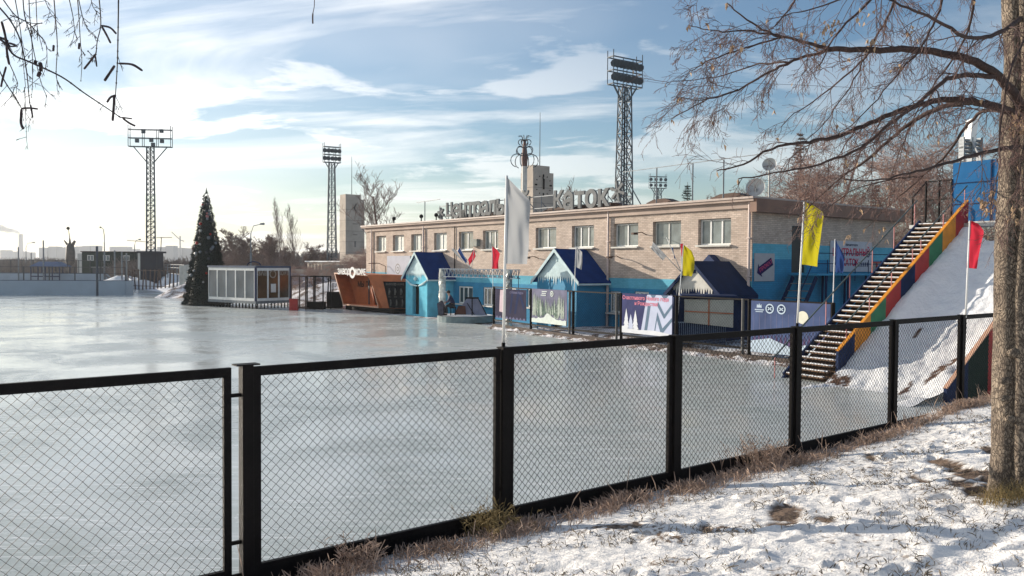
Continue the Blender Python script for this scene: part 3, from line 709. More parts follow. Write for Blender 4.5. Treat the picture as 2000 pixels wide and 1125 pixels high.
for px, back, lab, r_ in ((1476, 2.4, 'grey satellite dish on the roof corner, lower one', .5), (1503, 3.6, 'pale satellite dish on a mast, upper one', .36)):
    v_ = MB(); p = A(px, 367 if px < 1480 else 322, 42.5); b_ = V(p.x, p.y, ZR + .1)
    v_.tube([b_, p], .05, 6); dirv = V(-.45, -.85, .3).normalized()
    x = dirv.cross(V(0, 0, 1)).normalized(); y = x.cross(dirv); vs = [p - dirv * .12]; fs = []
    for k in range(20): a = 6.283 * k / 20; vs.append(p + (x * math.cos(a) + y * math.sin(a)) * r_ + dirv * .08)
    v_.add(vs, [(0, k + 1, (k + 1) % 20 + 1) for k in range(20)]); v_.tube([p - dirv * .1, p + dirv * .5], .02, 5)
    o = v_.build('satellite_dish', M['galv']); tag(o, lab, 'dish')

# ---------------------------------------------------------------- gabled porches
def porch(fr, w, l, ze, za, lab, wallm, gablem, trim, roofm, name='gabled_porch', door=None, ov=.35, ice=True, zb=0.0, icem=None):
    """fr origin = front right foot, x to the left along the front, y outwards; the body runs back l metres"""
    root = thing(name, lab, 'porch', fr.p(w / 2, 0, zb))
    b = MB(); ops_ = [door] if door else []
    wall_open(b, fr, 0, w, zb - .05, ze, ops_, [(99, 0)], .35)
    sr = Fr(fr.p(0, 0, 0), -fr.ey, -fr.ex); wall_open(b, sr, 0, l, zb - .05, ze, [], [(99, 0)])
    sl = Fr(fr.p(w, 0, 0), -fr.ey, fr.ex); wall_open(b, sl, 0, l, zb - .05, ze, [], [(99, 0)])
    b.build('wall', wallm, root)
    g_ = MB(); zc = ze - (za - ze) / (w / 2) * 0; g_.prism([(-.0, ze + .002), (w, ze + .002), (w / 2, za - .05)], fr, -.1, .0); gb = g_.build('gable', gablem, root)
    # icicle board
    if ice:
        ic = MB(); n = 17; x0, x1 = .08, w - .08; slp_ = (za - ze) / (w / 2)
        for k in range(n):
            xa = x0 + (x1 - x0) * k / n; xb = x0 + (x1 - x0) * (k + 1) / n; xm = (xa + xb) / 2
            zt_ = ze + .28; hh_ = (.22 + .34 * abs(noise.noise(V(k * .9, w, 2))) * 2)
            ta_ = min(zt_, ze + slp_ * min(xa, w - xa)); tb_ = min(zt_, ze + slp_ * min(xb, w - xb)); la_ = min(ze + .1, ta_ - .02); lb_ = min(ze + .1, tb_ - .02)
            flat(ic, fr, [(xa, ta_), (xa, la_), (xm, ze + .12 - hh_), (xb, lb_), (xb, tb_)], .03)
        ic.build('icicle_trim', icem or M['pale'], gb)
    r_ = MB(); sl_ = (za - ze) / (w / 2); t = .07
    for sgn in (0, 1):
        xe = -ov if sgn == 0 else w + ov; zed = ze - sl_ * ov
        pl = [(xe, zed), (w / 2, za), (w / 2, za + t), (xe, zed + t)]
        if sgn: pl = pl[::-1]
        r_.prism(pl, fr, -l, .16)
    ro = r_.build('roof', roofm, root)
    e = MB()
    for sgn in (0, 1):
        xe = -ov - .02 if sgn == 0 else w + ov + .02; zed = ze - sl_ * ov
        pl = [(xe, zed - .12), (w / 2, za - .12), (w / 2, za + t + .02), (xe, zed + t + .02)]
        if sgn: pl = pl[::-1]
        e.prism(pl, fr, .162, .2)
    e.build('barge_board', trim, root)
    fl = MB(); fl.box(fr, -ov + .0, -ov + .05, -l, .158, ze - sl_ * ov - .1, ze - sl_ * ov - .002); fl.build('gutter', trim, ro)
    k_ = MB(); k_.box(fr, w / 2 - .09, w / 2 + .09, .002, .03, (ze + za) / 2 + .12, (ze + za) / 2 + .3); k_.build('gable_knob', trim, gb)
    return root
P1 = Fr((-6.0, 58.0, 0), BT, BN); P2 = Fr((3.55, 45.0, 0), BT, BN); P3 = Fr((9.25, 36.9, 0), BT, BN)
dm = M['black']
def dlength(fr): return (fr.o - BC).dot(BN)
r1 = porch(P1, 3.1, dlength(P1), 2.95, 4.5, 'bright blue gabled porch with dark doorway beside the orange kiosk', M['lblue'], M['pale'], M['pale'], M['roofblue'], door=(1.15, 2.1, .05, 2.25))
d_ = MB(); d_.box(P1, 1.17, 2.08, -.33, -.28, .05, 2.24); d_.build('door', dm, r1)
r2 = porch(P2, 3.5, dlength(P2), 3.0, 4.55, 'blue gabled porch behind the snowy forest banner', M['blue'], M['pale'], M['pale'], M['roofblue'], door=(1.2, 2.2, .05, 2.2))
d_ = MB(); d_.box(P2, 1.22, 2.18, -.33, -.28, .05, 2.18); d_.build('door', dm, r2)
r3 = porch(P3, 2.7, dlength(P3), 2.62, 3.86, 'navy gabled kiosk porch with white icicle board and shuttered counter', M['navy'], M['offwhite'], M['navy'], mat('black_blue_roof', (.007, .020, .06), .7, .2, 2, spec=.15), ov=.35, zb=0.3, icem=M['offwhite'])
# garlands on porch 1
g_ = MB(); g_.ball(P1.p(1.6, .05, 2.62), .13, 8, 6)
for a, b_, c_ in (((3.0, 2.55), (2.2, 2.2), (1.4, 2.12)), ((0.0, 2.55), (.5, 2.3), (1.2, 2.12))): g_.tube([P1.p(a[0], .03, a[1]), P1.p(b_[0], .06, b_[1]), P1.p(c_[0], .03, c_[1])], [.05, .08, .04], 6)
g_.build('garland', M['pale'], r1)
# tall back roof slab of the third porch
b_ = MB(); b_.prism([(-.05, 2.2), (2.2, 4.26), (2.65, 3.85), (1.35, 3.4), (1.35, 2.2)], P3, -dlength(P3) + .02, -dlength(P3) + .5); b_.build('rear_roof', mat('navy_rear_roof', (.008, .026, .09), .6, .2, 2, spec=.2), r3)
# shuttered counter
sh = thing('kiosk_counter', 'blue kiosk counter closed with four pale framed shutters', 'kiosk', V(8.6, 35.6, .3))
K = Fr(V(9.35, 35.4, 0), V(-1, .16, 0), V(-.16, -1, 0)); K.ey = K.ey.normalized()
b_ = MB(); b_.box(K, 0.05, 2.3, -1.4, -.15, .25, 2.36); b_.build('wall', M['navy'], sh)
b_ = MB()
for k in range(26): x = .08 + k * .085; b_.box(K, x, x + .022, -.148, -.12, .28, 1.2)
b_.box(K, .06, 2.28, -.148, -.118, 1.2, 1.25); b_.build('ribbed_skirt', mat('pale_blue_ribs', (.22, .30, .42), .7, .1, 3), sh)
b_ = MB(); b_.hexa([K.p(-.2, .25, 1.06), K.p(1.85, .05, 1.24), K.p(1.85, -.06, 1.24), K.p(-.2, .14, 1.06), K.p(-.2, .25, 2.25), K.p(1.85, .05, 2.25), K.p(1.85, -.06, 2.25), K.p(-.2, .14, 2.25)])
so_ = b_.build('shutter', mat('pale_shutter', (.42, .42, .37), .7, .08, 4), sh)
b_ = MB(); b_.bar(K.p(-.2, .27, 1.66), K.p(1.85, .07, 1.73), .05, .04); b_.bar(K.p(.82, .17, 1.14), K.p(.82, .17, 2.25), .05, .04); b_.build('batten', M['orange'], so_)
b_ = MB(); b_.box(K, -.35, 2.0, -1.6, .35, 2.37, 2.44); b_.build('canopy', M['navy'], sh)

# ---------------------------------------------------------------- banner fence in front of the hall
BFp = [V(-1.05, 48, 0), V(1.04, 44.4, 0), V(3.08, 41.0, 0), V(5.1, 38.1, 0), V(7.1, 35.25, 0), V(9.36, 32.2, 0), V(11.5, 29.3, 0)]
bfen = thing('banner_fence', 'dark framed fence between the rink and the blue hall', 'fence', BFp[3])
HT = 2.42
for i, p in enumerate(BFp):
    q = MB(); q.tube([p, p + V(0, 0, HT)], .075, 6); q.build('post', M['black'], bfen)
    if i in (2, 3, 4, 5):
        q = MB(); dd = (BFp[i] - BFp[i - 1]).normalized() * .32; q.tube([p - dd, p - dd + V(0, 0, HT)], .06, 6); q.build('post', mat('grey_post', (.10, .095, .09), .6, .2, 3), bfen)
BFR = []
for i in range(6):
    a, b_ = BFp[i], BFp[i + 1]; ex = (b_ - a).normalized(); wd = (b_ - a).length; fr = Fr(a, ex, V(ex.y, -ex.x, 0)); BFR.append((fr, wd))
    q = MB(); q.box(fr, .08, wd - .08, -.03, .03, HT - .06, HT); q.box(fr, .08, wd - .08, -.03, .03, .42, .50); fo = q.build('panel_frame', M['black'], bfen)
    if i in (2, 4):
        w_ = MB(); mesh_panel(w_, fr.p(.1, 0, 0), ex, wd - .2, .5, HT - .06, .14, .0035, .004, n=3); w_.build('wire_mesh', M['wire'], fo)
    q = MB(); q.box(fr, .0, wd, -.12, .12, -.05, .22); q.build('kerb', mat('dark_kerb', (.085, .065, .055), .9, .35, 3), bfen)
b1 = mat('dark_purple_banner', (.035, .033, .06), .5, .25, 1.5); b1b = mat('purple_grey_print', (.13, .13, .22), .5, .1, 2); b1c = mat('navy_stripe_print', (.02, .03, .08), .5, .1, 2)
def banner(i, lab, x0, x1, z0, z1): 
    fr, wd = BFR[i]; root = thing('printed_banner', lab, 'banner', fr.p((x0 + x1) / 2, .05, z0)); return fr, root
# panel 0: dark purple banner with IM stripes
fr, rt = banner(0, 'dark purple banner with slanted stripes, first on the far fence', .3, 3.9, .55, 2.3)
q = MB(); q.box(fr, .25, 3.75, .04, .06, .62, 2.32, 0)
flat(q, fr, [(1.9, .95), (2.1, .95), (2.35, 2.1), (2.15, 2.1)], .064, 2); flat(q, fr, [(2.45, .95), (2.65, .95), (3.0, 2.0), (3.45, 1.2), (3.6, 1.4), (3.0, 2.3), (2.8, 2.2)], .064, 2)
for k in range(9): x = .3 + k * .38; flat(q, fr, [(x, .625), (x + .36, .625), (x + .2, .62 + .15 + .12 * abs(noise.noise(V(k, 3, 1))))], .064, 1)
flat(q, fr, [(.75, 1.0), (1.25, .95), (1.2, 2.25), (.85, 2.25)], .066, 3)
put_text(q, 'с Новым годом', .2, fr, 2.7, 2.14, .067, 1)
q.build('print', [b1, b1b, b1c, mat('pinkish_white_print', (.52, .42, .46), .5, .1, 2)], rt)
# panel 1: snowy forest
fr, rt = banner(1, 'grey-white banner printed with a snowy fir forest', .3, 3.7, .6, 2.4)
q = MB(); q.box(fr, .2, 3.5, .05, .07, .62, 2.42, 0)
random.seed(21)
for k in range(84):
    x = rnd(.3, 3.4); e = abs(x - 1.9) / 1.6; h_ = rnd(.45, .75) + .45 * e; z_ = rnd(.95, 1.3) + .12 * e - .1
    zt_ = min(z_ + h_, 2.25); wv = rnd(.06, .13); lay = k % 3
    n = 5; pl = []
    for t in range(n): zz_ = z_ + (zt_ - z_) * t / n; ww = wv * (1 - t / n); pl += [(x + ww, zz_), (x + ww * .45, zz_ + .02)]
    pl = [(x + wv, z_)] + pl[1:] + [(x, zt_)]; pl2 = [(2 * x - a_, c_) for a_, c_ in pl[:-1]][::-1]
    flat(q, fr, pl + pl2, .074 + .0002 * k, 1 + lay % 2)
flat(q, fr, [(.22, .625), (3.48, .625)] + [(3.48 - 3.26 * t / 24, .86 + .17 * noise.noise(V(t * .35, 2, 2)) + .28 * math.exp(-((t - 12) / 3.5) ** 2) + .05 * noise.noise(V(t * 1.3, 5, 2))) for t in range(25)], .094, 3)
disc(q, fr, 2.15, 2.2, .15, .095, 3, 16, .10); disc(q, fr, 2.15, 2.2, .05, .095, 3)
for k in range(3): q.box(fr, 1.2 - .1 * (k == 0), 1.6 + .1 * (k == 2), .095, .097, 2.08 + k * .1, 2.12 + k * .1, 3)
q.build('print', [mat('grey_blue_print', (.17, .17, .24), .5, .25, 1.2), mat('frosted_tree_print', (.36, .41, .36), .5, .2, 3), mat('dark_tree_print', (.12, .17, .14), .5, .2, 3), mat('snow_print', (.58, .64, .60), .5, .1, 3)], rt)
# panel 3: purple/light M pattern with greeting
fr, rt = banner(3, 'light banner with dark chevrons and pink greeting lettering', .3, 3.4, .6, 2.4)
q = MB(); W_ = 3.3; q.box(fr, .12, W_, .05, .07, .60, 2.42, 0)
flat(q, fr, [(1.35, .62), (W_ - .02, .62), (W_ - .02, 2.40), (1.75, 2.40)], .073, 1)
for pl in ([(1.58, .7), (1.76, .7), (1.98, 1.9), (1.8, 1.9)], [(2.02, .7), (2.2, .7), (2.4, 1.65), (2.72, .95), (3.28, 1.45), (3.28, 1.28), (2.75, .75), (2.62, .72), (2.38, 1.3), (2.26, .7)],
           [(2.45, 2.1), (2.83, 1.58), (3.28, 2.05), (3.28, 1.88), (2.85, 1.4), (2.8, 1.38), (2.35, 1.98)], [(2.62, 2.40), (2.84, 2.2), (3.06, 2.4)], [(1.95, 2.4), (2.15, 2.2), (2.3, 2.4)]): flat(q, fr, pl, .076, 2)
flat(q, fr, [(.13, .605), (W_ - .01, .605), (W_ - .01, .72), (2.2, .82), (1.2, .78), (.7, .95), (.13, .9)], .079, 3)
put_text(q, 'Счастливого Нового года', .235, fr, 1.62, 2.22, .08, 4); put_text(q, 'и Рождества!', .23, fr, 1.7, 1.98, .08, 4)
# frosted firs where the photograph has holiday figures
for x, h_, mi in ((.42, .95, 3), (.72, .7, 1), (1.02, .9, 3)):
    for t in range(3): flat(q, fr, [(x - .22 + .05 * t, .8 + t * h_ * .22), (x + .22 - .05 * t, .8 + t * h_ * .22), (x, .8 + t * h_ * .28 + h_ * .42)], .08 + .001 * t, mi)
q.build('print', [mat('violet_print', (.055, .06, .14), .5, .2, 1.5), mat('pale_lilac_print', (.50, .54, .68), .5, .08, 1.5), mat('slate_stripe', (.13, .19, .26), .5, .1, 2), mat('white_print', (.66, .68, .72), .5, .06, 2), mat('pink_lettering', (.62, .22, .30), .5, .1, 3), mat('dull_red_print', (.42, .10, .10), .5, .15, 3)], rt)
# panel 5: night banner with emblems and moon
fr, rt = banner(5, 'blue night-sky banner with round emblems and a moon', .3, 3.4, .3, 2.3)
q = MB(); q.box(fr, .12, 3.55, .05, .07, .36, 2.36, 0)
for k in range(16): x = .3 + k * .2; z_ = .75 + .3 * abs(noise.noise(V(k * 1.3, 4, 4))); flat(q, fr, [(x - .13, .5), (x + .13, .5), (x, z_ + .35)], .074, 2)
for k in range(13): x = .25 + k * .26; q.box(fr, x, x + .02, .071, .073, .9, 1.9 + .2 * noise.noise(V(k, 1, 1)), 1)
flat(q, fr, [(.13, .37), (3.54, .37), (3.54, .75), (2.8, .85), (1.9, .68), (1.0, .95), (.13, .8)], .078, 3)
disc(q, fr, 2.42, 1.82, .24, .078, 4, 22)
for x in (.98, 1.5):
    disc(q, fr, x, 2.08, .19, .078, 3, 20, .14); disc(q, fr, x, 2.08, .125, .078, 5)
    for a in (.6, -.6): flat(q, fr, rot2([(-.1, -.02), (.1, -.02), (.1, .02), (-.1, .02)], x, 2.08, a), .08, 3)
flat(q, fr, [(.38, 2.1), (.62, 2.1), (.6, 2.24), (.54, 2.18), (.5, 2.28), (.46, 2.18), (.4, 2.24)], .078, 3)
q.box(fr, .3, .72, .078, .08, 2.0, 2.04, 3); q.box(fr, .34, .68, .078, .08, 1.93, 1.96, 3)
q.build('print', [mat('night_blue_print', (.08, .11, .22), .5, .35, .8), mat('violet_streaks', (.14, .15, .25), .5, .2, 2), mat('violet_tree_print', (.12, .08, .16), .5, .2, 2), mat('snow_white_print', (.5, .6, .7), .5, .1, 2), mat('moon_print', (.72, .70, .58), .5, .05, 3), M['navy']], rt)

q = MB(); n = 220
for i in range(n + 1):
    t = i / n * 6; a_ = min(int(t), 5); p = BFp[a_].lerp(BFp[a_ + 1], t - a_) + BN * .14
    for j in range(7): u = j / 6; q.v.append(tuple(p + BN * (.0 + u * (.55 + .35 * noise.noise(V(i * .13, 0, 8)))) + V(0, 0, max(-.02, (.13 * (1 - u) + .12 * noise.noise(V(i * .22, j * .7, 1)) - .035)))))
for i in range(n):
    for j in range(6): q.f.append((i * 7 + j, i * 7 + j + 1, (i + 1) * 7 + j + 1, (i + 1) * 7 + j)); q.m.append(0)
o = q.build('snow_crumbs', M['snow_far'], smooth=True); tag(o, 'broken crumbs of dirty snow along the foot of the banner fence', 'snow', kind='stuff')
# raised earth behind the far fence
em = MB(); vs = []; ns, nd = 60, 14
for i in range(ns + 1):
    for j in range(nd + 1):
        u = i / ns; p = BFp[1].lerp(BFp[6], u * 1.25); q_ = p - V(BT.y, -BT.x, 0) * 0 + (-BN) * (.1 + 6.6 * j / nd)
        vs.append((q_.x, q_.y, .28 * sm(0, 1, j) + .06 * noise.noise(V(q_.x, q_.y, 0)) + (.35 * math.exp(-((u - .78) / .06) ** 2 - ((j - 3) / 2.5) ** 2))))
em.add(vs, [(i * (nd + 1) + j, (i + 1) * (nd + 1) + j, (i + 1) * (nd + 1) + j + 1, i * (nd + 1) + j + 1) for i in range(ns) for j in range(nd)])
o = em.build('yard_ground', M['snow_far'], smooth=True); o['kind'] = 'structure'

# flags on the far fence and on the hall
def far_flag(label, foot, top_px, Y, hoist, fly, cm_, seed, r_=.022, amp=.07, grp='flags on poles by the far fence'):
    flag('pole_flag', label, foot, A(*top_px, Y), r_, cm_, (hoist, fly), Y, None, grp, seed, amp)
far_flag('red flag at the first post of the banner fence', BFp[0] + V(0, .1, .3), (961, 480), 48, [(961, 481), (961, 502), (961, 525)], [(962, 481), (970, 487), (976, 495), (973, 510), (974, 525)], M['c_red'], 4)
far_flag('small white flag in front of the middle porch', BFp[2] + V(0, .15, .3), (1125, 482), 41.1, [(1126, 484), (1126, 503), (1126, 522)], [(1127, 483), (1137, 492), (1138, 510), (1136, 527)], M['c_white'], 5)
far_flag('yellow flag before the navy kiosk gable', BFp[4] + V(0, .15, .3), (1335, 478), 35.4, [(1335, 479), (1334, 508), (1333, 538)], [(1337, 479), (1352, 490), (1358, 505), (1357, 525), (1352, 540)], M['c_yellow'], 6)
far_flag('dark blue pennant flag beside the metal stairs', BFp[6] + V(0, .1, .0), (1631, 467), 29.4, [(1632, 468), (1632, 500), (1632, 532)], [(1633, 469), (1643, 486), (1651, 502), (1650, 520), (1648, 533)], M['c_navy'], 7)
def tilt_flag(lab, foot, top, quad, cm_, seed, Y): flag('wall_flag', lab, foot, top, .02, cm_, quad, Y, None, 'tilted flags on the wall', seed, .05)
fb = A(1330, 531, 37.6)
tilt_flag('white flag on a pole tilted left above the navy kiosk', fb, A(1275, 473, 37.0), ([(1275, 474), (1301, 501)], [(1272, 486), (1295, 509)]), M['c_white'], 1, 37.0)
tilt_flag('rolled dark flag on a pole above the navy kiosk', fb + V(.02, .02, 0), A(1302, 464, 37.0), ([(1312, 484), (1319, 503)], [(1315, 483), (1317, 506)]), M['c_navy'], 2, 37.0)
tilt_flag('narrow red flag behind the yellow flag at the kiosk', fb + V(.04, .02, 0), A(1330, 473, 37.2), ([(1329, 476), (1331, 500)], [(1335, 476), (1336, 503)]), M['c_red'], 3, 37.2)
sb = A(918, 524, 52)
tilt_flag('white flag leftmost of the three flags over the stage', sb, A(884, 484, 52), ([(884, 485), (896, 498), (905, 512)], [(882, 488), (896, 503), (907, 515)]), M['c_white'], 4, 52)
tilt_flag('blue flag between the white and red ones over the stage', sb + V(.05, 0, 0), A(897, 482, 52), ([(897, 483), (905, 497), (913, 508)], [(894, 491), (902, 505), (910, 516)]), M['c_navy'], 5, 52)
tilt_flag('small red flag rightmost of three over the stage', sb + V(.1, 0, 0), A(926, 486, 52), ([(926, 487), (920, 497), (914, 507)], [(929, 500), (925, 508), (917, 518)]), M['c_red'], 6, 52)
# ---------------------------------------------------------------- ice slide with stairs
SE = V(.8387, .5446, 0); SR = V(.5446, -.8387, 0); SB = V(9.88, 26.0, 0); SLP = .685
def S(s, r, z=0): return SB + SE * s + SR * r + V(0, 0, z)
SF = Fr(SB, SE, SR)
stair = thing('slide_tower', 'wooden ice slide with metal stairs, coloured side boards and blue top booth', 'slide', S(0, 0))
NST = 32; RUN = 7.8; TOP = RUN * SLP
st = MB(); snw = MB(); random.seed(31)
tr_ = RUN / NST; rs = TOP / NST
for k in range(NST):
    s0 = k * tr_; z1 = (k + 1) * rs
    st.hexa([S(s0, -1.40, z1 - .045), S(s0 + tr_ * 1.25, -1.40, z1 - .045), S(s0 + tr_ * 1.25, .05, z1 - .045), S(s0, .05, z1 - .045), S(s0, -1.40, z1), S(s0 + tr_ * 1.25, -1.40, z1), S(s0 + tr_ * 1.25, .05, z1), S(s0, .05, z1)])
st.build('stair_treads', M['wood'], stair)
for k in range(NST):
    s0 = k * tr_; z1 = (k + 1) * rs; n = 10
    lo = []; 
    for i in range(n + 1):
        r = -1.38 + 1.41 * i / n; w_ = .13 + .09 * noise.noise(V(k * 1.7, i * .6, 0)); hh_ = .030 + .022 * noise.noise(V(k, i * .8, 5))
        lo.append((S(s0 + .005, r, z1 + .002), S(s0 + .01, r, z1 + hh_), S(s0 + w_, r, z1 + hh_ * .9), S(s0 + w_ + .03, r, z1 + .002)))
    for i in range(n):
        for q in range(3): snw.add([lo[i][q], lo[i + 1][q], lo[i + 1][q + 1], lo[i][q + 1]], [(0, 1, 2, 3)])
o = snw.build('snow_on_treads', M['snow_clean'], stair)
rz = MB()                                   # dark boards behind the treads
rz.add([S(.25, -1.40, 0), S(.25, .05, 0), S(RUN, .05, TOP - .12), S(RUN, -1.40, TOP - .12)], [(0, 1, 2, 3)]); rz.build('stair_back', M['wood'], stair)
for r in (-1.44, ):
    q = MB(); q.hexa([S(-.1, r - .03, -.02), S(.25, r - .03, -.02), S(.25, r + .03, -.02), S(-.1, r + .03, -.02), S(-.1, r - .03, .02), S(.25, r - .03, .25), S(.25, r + .03, .25), S(-.1, r + .03, .02)])
    q.bar(S(0, r, .05), S(RUN, r, TOP + .05), .06, .26); q.build('stringer', M['navy'], stair)
def handrail(r, s0, s1, h, name='handrail', lean=0):
    q = MB(); q.tube([S(s0, r, s0 * SLP + h), S(s1, r, s1 * SLP + h)], .026, 6); q.build(name, M['railgreen'], stair)
    n = max(2, int((s1 - s0) / 1.25))
    for k in range(n + 1):
        s = s0 + .15 + (s1 - s0 - .3) * k / n; q = MB(); q.tube([S(s, r, max(0, s * SLP - .02)), S(s, r, s * SLP + h)], .018, 5, 0); q.build('rail_post', M['pink'], stair)
handrail(-1.47, -.6, 7.6, 1.05); handrail(-.08, 1.2, 5.2, .95); handrail(-.02, 5.3, 8.4, 1.0)
# left (coloured) board between the stairs and the chute
def board(r, name, s0, s1, ztop, zbot, cols, th=.05):
    n = len(cols)
    for k in range(n):
        a = s0 + (s1 - s0) * k / n; b_ = s0 + (s1 - s0) * (k + 1) / n; q = MB()
        za = max(-.02, a * SLP + zbot); zb_ = max(-.02, b_ * SLP + zbot); ta = a * SLP + ztop; tb = b_ * SLP + ztop
        q.hexa([S(a, r - th, za), S(b_, r - th, zb_), S(b_, r + th, zb_), S(a, r + th, za), S(a, r - th, ta), S(b_, r - th, tb), S(b_, r + th, tb), S(a, r + th, ta)])
        q.build(name, M[cols[k]], stair)
board(.16, 'side_board', .55, 8.1, .62, -.45, ['navy', 'yellow', 'green', 'red', 'navy', 'red', 'green', 'yellow', 'red'])
q = MB(); q.bar(S(.55, .16, .55 * SLP + .635), S(8.1, .16, 8.1 * SLP + .635), .12, .03); q.build('board_cap', M['yellow'], stair)
board(4.12, 'side_board', -.25, 8.3, .55, -6, ['navy', 'dgreen', 'red', 'wood', 'dgreen', 'wood', 'dgreen', 'red'])
q = MB(); q.bar(S(-.25, 4.12, -.25 * SLP + .565), S(8.3, 4.12, 8.3 * SLP + .565), .12, .03); q.build('board_cap', M['orange_edge'], stair)
# chute bed of snow with bare strips
def chute_z(s, r):
    z = s * SLP - .02; f = .28
    base = (z + math.sqrt(z * z + f * f)) / 2 * .98 - .1 - .38 * sm(.3, 1.3, r) * sm(.6, 2.2, s)
    side = .10 * math.exp(-((r - .35) / .35) ** 2)
    lump = (.30 * sm(2.7, 3.8, r) * (1 - sm(1.5, 5.0, s))) * (0.65 + .9 * noise.noise(V(s * 1.1, r * 1.6, 2)))
    return max(.004, base + side + lump + .07 * noise.noise(V(s * 1.4, r * 1.4, 0)) + .05 * noise.noise(V(s * 4, r * 4, 3)) + .02 * noise.noise(V(s * 11, r * 11, 3)))
cm = MB(); na, nb = 120, 60; s0, s1, r0, r1_ = -2.3, 7.75, .21, 4.07; barev = []
for i in range(na + 1):
    for j in range(nb + 1):
        s = s0 + (s1 - s0) * i / na; r = r0 + (r1_ - r0) * j / nb
        z = chute_z(s, r) * sm(-2.3, -.2 - .3 * noise.noise(V(r, 0, 0)), s) - .01
        cm.v.append(tuple(S(s, r, z)))
        br = 0
        for bs, brr, a_, b_ in ((.1, .5, .3, .5), (1.4, 3.1, .8, .2), (2.2, 3.65, .8, .18), (3.3, 3.5, .6, .1), (0.2, 2.7, .4, .1), (3.1, 1.35, .3, .07)):
            q = ((s - bs) / a_) ** 2 + ((r - brr) / b_) ** 2 + .9 * noise.noise(V(s * 5, r * 5, 0)) + 1.0 * noise.noise(V(s * 13, r * 13, 4)); br = max(br, min(1, max(0, (1 - q) * 3)))
        barev.append(br)
for i in range(na):
    for j in range(nb): cm.f.append((i * (nb + 1) + j, i * (nb + 1) + j + 1, (i + 1) * (nb + 1) + j + 1, (i + 1) * (nb + 1) + j)); cm.m.append(0)
m_ch = make_snow('chute_snow', True, (.10, .055, .035), (.80, .81, .82), (.68, .74))
o = cm.build('chute', m_ch, stair, True); ca = o.data.attributes.new('bare', 'FLOAT', 'POINT'); ca.data.foreach_set('value', barev)
# run-out snow lump beside the slide foot
# tower top: landing, posts, blue booth panels, gate frame
q = MB(); q.hexa([S(RUN, -1.9, TOP - .14), S(8.9, -1.9, TOP - .14), S(8.9, 4.2, TOP - .14), S(RUN, 4.2, TOP - .14), S(RUN, -1.9, TOP - .01), S(8.9, -1.9, TOP - .01), S(8.9, 4.2, TOP - .01), S(RUN, 4.2, TOP - .01)]); q.build('landing', M['galv'], stair)
q = MB()
for s in (RUN + .1, 8.8):
    for r in (-1.8, .2, 2.2, 4.1): q.bar(S(s, r, 0), S(s, r, TOP - .15), .12)
for a, b_ in (((RUN + .1, -1.8), (8.8, 4.1)), ((RUN + .1, 4.1), (8.8, -1.8)), ((8.8, -1.8), (8.8, 2.2)), ((8.8, 2.2), (8.8, -1.8))): q.bar(S(a[0], a[1], .2), S(b_[0], b_[1], TOP - .3), .06)
q.build('tower_posts', M['navy'], stair)
q = MB(); q.box(SF, 8.80, 8.84, -.78, 4.15, TOP + .1, TOP + 2.35); q.box(SF, 7.9, 8.8, 4.12, 4.16, TOP + .1, TOP + 2.35); bo = q.build('booth_panel', M['boothblue'], stair)
q = MB()
for r in (.65, 1.75, 2.85): q.box(SF, 8.76, 8.798, r - .02, r + .02, TOP + .1, TOP + 2.35)
for z_ in (.75, 1.55): q.box(SF, 8.77, 8.798, -.78, 4.1, TOP + z_, TOP + z_ + .03)
q.build('panel_batten', M['navy'], bo)
q = MB(); q.box(SF, 8.78, 8.86, -.8, 4.15, TOP + .04, TOP + .095); q.build('panel_sill', M['galv'], bo)
q = MB()
for r in (-1.83, -1.3, -.82): q.bar(S(8.8, r, TOP), S(8.8, r, TOP + 1.75), .06)
for z_ in (.02, 1.0, 1.72): q.bar(S(8.8, -1.83, TOP + z_), S(8.8, -.82, TOP + z_), .05)
q.bar(S(RUN + .1, -1.83, TOP), S(RUN + .1, -1.83, TOP + 1.05), .05); q.bar(S(8.8, -1.83, TOP + 1.72), S(7.9, -1.83, TOP + 1.05), .04)
go = q.build('gate_frame', M['black'], stair)
w_ = MB(); mesh_panel(w_, S(8.8, -1.80, 0), SR, .96, TOP + .05, TOP + 1.7, .08, .003, 0, n=3); w_.build('wire_mesh', M['wire'], go)
# speakers on the booth
sp = thing('loudspeaker', 'white box loudspeaker on a pole above the blue booth', 'speaker', S(8.9, .3, TOP + 2.4))
q = MB(); c_ = A(1897, 256, 31.6); fr = Fr(c_, V(.96, .25, 0), V(.25, -.96, 0)); q.hexa([fr.p(-.16, -.2, -.42), fr.p(.1, -.2, -.42), fr.p(.1, .12, -.42), fr.p(-.16, .12, -.42), fr.p(-.08, -.2, .42), fr.p(.2, -.2, .42), fr.p(.2, .14, .46), fr.p(-.08, .14, .46)]); q.build('cabinet', M['white'], sp)
q = MB(); q.tube([S(8.9, .25, TOP + 2.3), c_ - V(0, 0, .3)], .04, 6); q.tube([c_, c_ + V(.6, 0, 1.1)], .03, 5); q.build('pole', M['galv'], sp)
q = MB(); c_ = A(1893, 290, 31.6); fr = Fr(c_, V(.96, .25, 0), V(.25, -.96, 0))
for k in range(5): q.box(fr, -.38, .5, -.1, .12, -.3 + k * .14, -.22 + k * .14)
for x in (-.38, 0, .45): q.box(fr, x, x + .05, -.12, .14, -.5, .42)
o = q.build('louvre_lamp', M['steel']); tag(o, 'grey louvred floodlight box on top of the blue booth', 'lamp')
